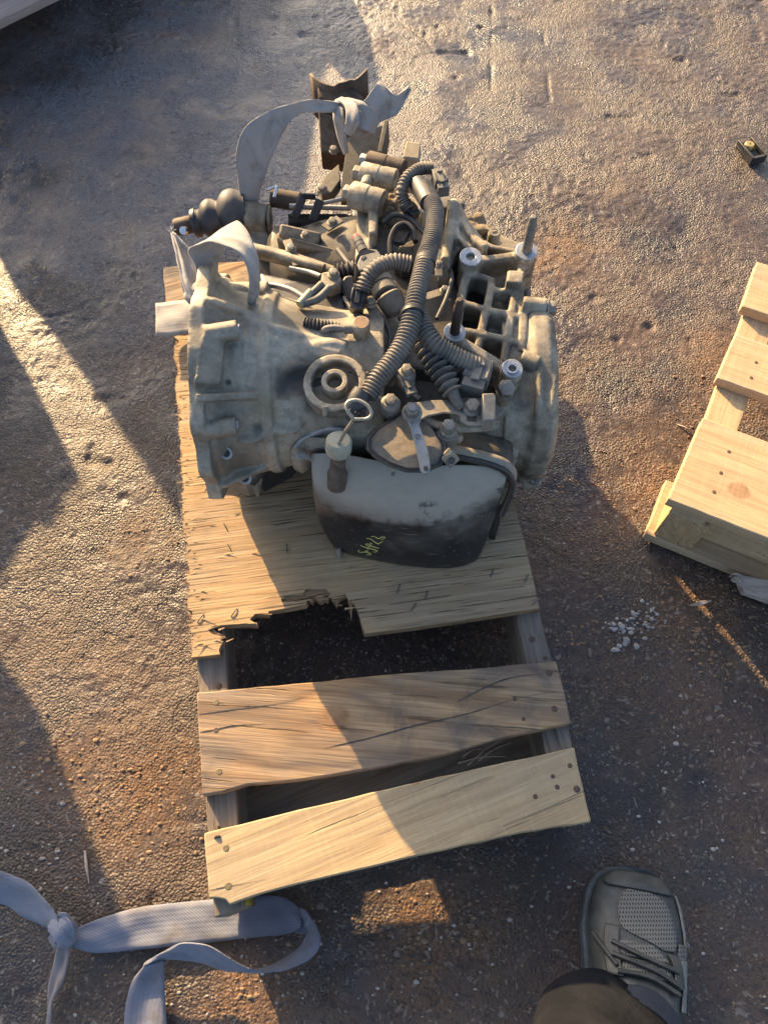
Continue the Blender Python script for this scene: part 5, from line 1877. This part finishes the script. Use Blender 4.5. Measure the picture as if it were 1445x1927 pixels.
col = n.mix(n.ramp(n.noise(14, 5), .35, .65), (.0075, .0085, .0115), (.014, .0155, .020))
tw = n.math('SINE', n.math('MULTIPLY', n.math('ADD', n.sep()[0], n.math('MULTIPLY', n.sep()[2], .8)), 2600.0))
col = n.mix(n.ramp(tw, -1, 1, 0, .15), col, (.03, .03, .03))
MAT['trousers'] = n.fin(col, .9, 0, n.bump(n.noise(38, 4, .6), .7, .008), .05)
MAT['cuff'] = grimy('shaded_cuff', (.022, .027, .040), (.03, .036, .05), dust_amt=.0, rough=.85, stain_amt=.1)  # navy tone paints in the shade under the hem

toe, heel = P(1184, 1636, .012), Vector((.280, -.190, .012))
fa = (heel - toe)
FL = fa.length
fa.normalize()
fs = Vector((-fa.y, fa.x, 0))
if fs.x < 0:
    fs = -fs                                                # fs points to the right in the picture
PER = empty('person', (toe.x + fa.x * .18, toe.y + fa.y * .18, 0), "photographer's foot in a worn grey mesh sneaker and dark trousers", 'person')


def fp(t, s, z):
    p = toe + fa * (t * FL) + fs * s
    return Vector((p.x, p.y, z))


def foot_ring(t, wl, wr, zb, zt, n=28, sq=2.6, top=1.0):
    out = []
    for k in range(n):
        a = 2 * PI * k / n
        c, s_ = math.cos(a), math.sin(a)
        cx = (abs(c) ** (2 / sq)) * (1 if c > 0 else -1)
        sy = (abs(s_) ** (2 / (sq if s_ < 0 else 2.1))) * (1 if s_ > 0 else -1)
        w = wr if c > 0 else wl
        out.append(fp(t, cx * w, zb + (zt - zb) * (sy + 1) / 2))
    return out


g = MB()
prof = [(.008, .016, .018, .014, .030), (.03, .032, .034, .012, .044), (.08, .046, .048, .010, .056), (.16, .054, .055, .010, .064), (.28, .058, .058, .010, .074), (.40, .057, .056, .010, .088),
        (.52, .052, .052, .010, .104), (.66, .047, .047, .010, .118), (.80, .044, .044, .010, .120), (.93, .040, .040, .010, .118), (.99, .026, .026, .014, .110)]
g.loft([foot_ring(*p) for p in prof])
body = g.build('sneaker', MAT['sneaker'], PER, subsurf=1)
g = MB()
sp_ = [(-.004, .016, .018), (.015, .032, .034), (.05, .046, .049), (.10, .054, .057), (.18, .060, .061), (.32, .0625, .0615), (.5, .056, .055), (.7, .050, .050), (.9, .045, .045), (1.0, .030, .030)]
rings = []
for zz, k in ((.004, .97), (.012, 1.0), (.022, 1.0), (.028, .96)):
    lf = [fp(t, -a * k, zz + (.012 if t < .01 else 0)) for t, a, b in sp_]
    rt = [fp(t, b * k, zz + (.012 if t < .01 else 0)) for t, a, b in sp_]
    rings.append(rt + lf[::-1])
g.loft(rings)
g.build('sole', MAT['sole'], body, bevel=.002)


def on_shoe(lst, lift):
    """points (t, s) put on the upper, a little proud of it"""
    out = []
    for t, s_ in lst:
        s_ *= .92
        T_ = [p[0] for p in prof]
        wl, wr = np.interp(t, T_, [p[1] for p in prof]), np.interp(t, T_, [p[2] for p in prof])
        zb, zt_ = np.interp(t, T_, [p[3] for p in prof]), np.interp(t, T_, [p[4] for p in prof])
        w = wr if s_ > 0 else wl
        u = min(.995, abs(s_) / w)
        sy = (1 - u ** 2.6) ** (1 / 2.1) if u < 1 else 0
        p = fp(t, s_, zb + (zt_ - zb) * (sy + 1) / 2)
        nrm = (Vector((0, 0, 1)) + fs * (s_ / w) ** 3 - fa * .12).normalized()
        out.append(p + nrm * lift)
    return out


def patch(name, outline, mat, lift, parent=body, thick=.002, n=9):
    """sheet following the upper between a left and a right edge given row by row: (t, s_left, s_right)"""
    g = MB()
    m = 12
    R_ = spline([(t, a, b) for t, a, b in outline], n * 2)
    for t, a, b in R_:
        g.v += on_shoe([(t, a + (b - a) * k / m) for k in range(m + 1)], lift)
    for i in range(len(R_) - 1):
        for j in range(m):
            q = i * (m + 1) + j
            g.f.append((q, q + 1, q + m + 2, q + m + 1))
    return g.build(name, MAT[mat], parent, solid=thick, smooth=180)


patch('mesh_panel', [(.115, -.016, .014), (.14, -.024, .030), (.20, -.030, .040), (.27, -.029, .044), (.31, -.024, .045), (.345, .006, .043), (.372, .024, .038)], 'mesh', .0010)
patch('toe_cap', [(.018, -.020, .022), (.05, -.038, .040), (.085, -.046, .047), (.108, -.040, .042)], 'sneaker', .0018)
patch('mesh_panel', [(.36, -.030, .012), (.40, -.034, .024), (.425, -.030, .030)], 'mesh', .0012)
patch('mesh_panel', [(.435, -.026, .026), (.47, -.030, .030), (.50, -.030, .032)], 'mesh', .0014)
patch('mesh_panel', [(.33, .047, .057), (.38, .044, .059), (.42, .044, .058)], 'mesh', .0012)
patch('eyestay', [(.30, -.046, -.030), (.36, -.048, -.032), (.44, -.048, -.032), (.52, -.046, -.030)], 'sneaker', .0026, thick=.003)
patch('eyestay', [(.385, .028, .042), (.44, .034, .046), (.52, .032, .046)], 'sneaker', .0026, thick=.003)
patch('side_stripe', [(.40, .046, .060), (.50, .046, .056), (.62, .040, .050)], 'trim', .0022)
patch('side_stripe', [(.10, .0505, .0545), (.2, .055, .0595), (.3, .0575, .0622), (.38, .057, .0605)], 'trim', .0018)
for pts, r in (([(.375, -.040), (.40, -.02), (.43, .01), (.455, .038)], .0030), ([(.43, -.040), (.445, -.02), (.47, .01), (.52, .040)], .0032), ([(.50, -.036), (.50, 0), (.55, .036)], .003),
               ([(.36, -.058), (.42, -.048), (.48, -.036)], .0026)):
    g = MB()
    g.tube(on_shoe(pts, .0045), r, 10, 24, flat=1.6)
    g.build('lace', MAT['sneaker'], body)
# sock / cuff and the trouser leg, leaning back over the foot
g = MB()


def leg_ring(c, rx, ry, n=30, tilt=0.0, fold=0.0, ph=0):
    out = []
    for k in range(n):
        a = 2 * PI * k / n
        f = 1 + fold * math.sin(a * 3 + ph) + fold * .6 * math.sin(a * 7 + ph * 2)
        out.append(Vector(c) + fs * (math.cos(a) * rx * f) - fa * (math.sin(a) * ry * f) + Vector((0, 0, tilt * math.sin(a) * ry)))
    return out


hem = P(1196, 1935, .085)
g.loft([leg_ring(hem + Vector((.0, -.006, .0)), .046, .052, tilt=-.2), leg_ring(hem + Vector((.0, -.006, .022)), .049, .055, tilt=-.3), leg_ring(hem + Vector((-.006, -.016, .05)), .05, .054)])
g.build('trouser_cuff', MAT['cuff'], PER, subsurf=1)
g = MB()
cs = [(1150, 1945, .105, .074, .058), (1146, 1950, .116, .080, .062), (1136, 2010, .155, .082, .066), (1130, 2110, .23, .078, .070), (1115, 2230, .34, .080, .074), (1090, 2360, .46, .084, .08),
      (1080, 2480, .60, .09, .09)]
g.loft([leg_ring(P(x, y, z), rx, ry, tilt=-.35 if z < .2 else -.1, fold=.035, ph=z * 9) for x, y, z, rx, ry in cs], cap=False)
# a standing crease at the left of the hem
g.build('trouser_leg', MAT['trousers'], PER, subsurf=1, solid=.003)

# ------------------------------------------------------------------ small things on the ground
# black plastic clip with a brass button
c = P(1410, 290, .0)
pd = (P(1428, 312, 0) - P(1396, 272, 0)).normalized()
ps = Vector((pd.y, -pd.x, 0))
zb = gz(c.x, c.y)
e = empty('plastic_clip', (c.x, c.y, zb), 'small black plastic clip with a yellow button lying on the sunlit ground', 'clip')
R = Matrix((pd, ps, Vector((0, 0, 1)))).transposed()
g = MB()
g.box(c + Vector((0, 0, zb + .004)), .060, .036, .008, R)
for k in (-1, 1):
    g.box(c + ps * (.0155 * k) + Vector((0, 0, zb + .013)), .060, .005, .012, R)
g.box(c + pd * .027 + Vector((0, 0, zb + .012)), .006, .028, .010, R)
g.box(c - pd * .027 + Vector((0, 0, zb + .010)), .006, .028, .006, R)
g.build('clip_body', MAT['darkplastic'], e, bevel=.001)
g = MB()
b_ = c - pd * .012 + Vector((0, 0, zb + .008))
g.lathe(b_, b_ + Vector((0, 0, .011)), [(0, .0105), (.8, .0105), (1, .009)], 22)
o = g.build('button', MAT['brass'], e, bevel=.0006)
g = MB()
g.cyl(b_ + Vector((0, 0, .0105)), b_ + Vector((0, 0, .0116)), .0018, 10)
g.build('button_pin', MAT['oily'], o)
# loose stones: a spill of white chips, scattered pale grit and brown crumbs
stone_mesh = []


def pebbles(name, pts, mat, kind_label=None):
    vs_, fs_ = [], []
    for (x, y, r) in pts:
        z = gz(x, y)
        o = len(vs_)
        a0_ = random.random() * 6
        sx_, sy_, sz_ = r * random.uniform(.8, 1.4), r * random.uniform(.6, 1.0), r * random.uniform(.25, .5)
        for zz, k in ((-.6, .7), (.1, 1.0), (.8, .6)):
            for q in range(6):
                a = a0_ + q * PI / 3 + zz * .4
                j = random.uniform(.8, 1.15)
                vs_.append((x + math.cos(a) * sx_ * k * j, y + math.sin(a) * sy_ * k * j, z + sz_ * (zz + .45)))
        vs_.append((x, y, z + sz_ * 1.5))
        for l in range(2):
            for q in range(6):
                q2 = (q + 1) % 6
                fs_.append((o + l * 6 + q, o + l * 6 + q2, o + l * 6 + 6 + q2, o + l * 6 + 6 + q))
        for q in range(6):
            fs_.append((o + 12 + q, o + 12 + (q + 1) % 6, o + 18))
    me = bpy.data.meshes.new(name)
    me.from_pydata(vs_, [], fs_)
    me.materials.append(MAT[mat])
    ob = bpy.data.objects.new(name, me)
    COL.objects.link(ob)
    ob['kind'] = 'stuff'
    return ob


def scatter(n_, cx, cy, sx_, sy_, r0, r1):
    out = []
    for k in range(n_):
        p = P(random.gauss(cx, sx_), random.gauss(cy, sy_), 0)
        out.append((p.x, p.y, random.uniform(r0, r1) * (1 if random.random() < .8 else 1.5)))
    return out


pts = []
for (cx, cy, m_) in ((1165, 1180, 26), (1200, 1165, 16), (1228, 1155, 10), (1175, 1205, 10), (1230, 1180, 6)):
    pts += scatter(m_, cx, cy, 13, 11, .0013, .0042)
pts += scatter(40, 60, 1560, 60, 70, .0012, .0032)
pts += scatter(90, 1330, 1550, 110, 190, .0008, .0026)
pts += scatter(50, 300, 1870, 200, 60, .0008, .0024)
pts += scatter(50, 700, 1780, 200, 90, .0007, .0022)
pts += scatter(40, 750, 1220, 120, 40, .0006, .0018)
pebbles('pale_gravel', pts, 'stone')
pts = []
for (cx, cy, sx_, sy_, m_) in ((250, 1510, 60, 40, 420), (1330, 1120, 50, 50, 420), (1290, 1180, 60, 60, 260), (120, 1420, 40, 60, 260), (1150, 940, 60, 60, 260), (1380, 1200, 40, 60, 260),
                               (800, 1740, 70, 30, 260), (1280, 760, 70, 50, 240), (300, 1000, 50, 40, 160), (470, 1880, 40, 40, 180), (1050, 1240, 60, 50, 160)):
    pts += scatter(int(m_ * .5), cx, cy, sx_ * 1.25, sy_ * 1.25, .0007, .0026)
for k in range(500):
    p = P(random.uniform(-40, 1480), random.uniform(200, 1900), 0)
    pts.append((p.x, p.y, random.uniform(.0008, .0022)))
pebbles('brown_grit', pts, 'crumb')
# a dry stalk and splinters lying about
for (a, b, m_, w_, lb) in (((160, 1600), (168, 1662), 'pale_wood', .0016, 'thin dry stalk on the shaded ground left of the pallet'), ((1275, 795), (1305, 812), 'pale_wood', .0012, 'thin wood sliver beside the fresh pallet corner'),
                           ((1175, 1068), (1320, 1140), None, 0, '')):
    if not m_:
        continue
    A0, B0 = P(*a, 0), P(*b, 0)
    g = MB()
    m0 = (A0 + B0) / 2
    g.tube([Vector((A0.x, A0.y, gz(A0.x, A0.y) + .001)), Vector((m0.x, m0.y, gz(m0.x, m0.y) + .004)), Vector((B0.x, B0.y, gz(B0.x, B0.y) + .001))], [w_, w_ * 1.4, w_ * .4], 6, 12)
    tag(g.build('dry_stalk', MAT[m_]), lb, 'stalk')
g = MB()
A0, B0 = P(1300, 1136, .006), P(1338, 1131, .006)
g.slab([P(1298, 1138, .010), P(1318, 1130, .012), P(1340, 1130, .010), P(1322, 1137, .011)], .006)
tag(g.build('wood_sliver', MAT['pale_wood'], bevel=.0005), 'small wood chip on the grit below the fresh pallet', 'wood chip')
# yellow handwriting on the foot of the oil pan
bpy.context.view_layer.update()
dg = bpy.context.evaluated_depsgraph_get()
ev = pan.evaluated_get(dg)
pme = ev.to_mesh()
MW = pan.matrix_world
bvh = BVHTree.FromPolygons([MW @ v.co for v in pme.vertices], [tuple(p.vertices) for p in pme.polygons])
strokes = [[(700, 280), (780, 270), (850, 310), (920, 325), (1000, 290), (1080, 300), (1040, 340), (960, 355)],
           [(570, 330), (650, 335), (740, 380), (820, 440), (900, 470), (960, 440), (1020, 405)], [(655, 450), (740, 476)],
           [(540, 485), (620, 480), (740, 540), (830, 575), (920, 600)], [(545, 497), (620, 532), (690, 540), (650, 500), (575, 468)],
           [(410, 510), (500, 560), (600, 580), (720, 610), (820, 640), (865, 675), (800, 700), (740, 682)], [(590, 612), (660, 600)], [(550, 665), (620, 675)],
           [(385, 650), (340, 665), (400, 705), (500, 695), (590, 700), (700, 750), (640, 775), (570, 760)]]
g = MB()
for st in strokes:
    pp = []
    for zx, zy in spline([(x, y, 0) for x, y in st], 26)[:, :2]:
        d = (P(650 + zx / 14.45, 990 + zy / 14.45, 0) - Vector(CP)).normalized()
        hit = bvh.ray_cast(Vector(CP), d)
        if hit[0] is not None:
            pp.append(hit[0] + hit[1] * .0002 * (1 if hit[1].dot(d) < 0 else -1))
    if len(pp) > 2:
        g.tube(pp, [.0006, .0012, .0013, .0007], 6, 26, flat=.5)
if g.v:
    part('chalk_writing', g, 'marker', parent=None)
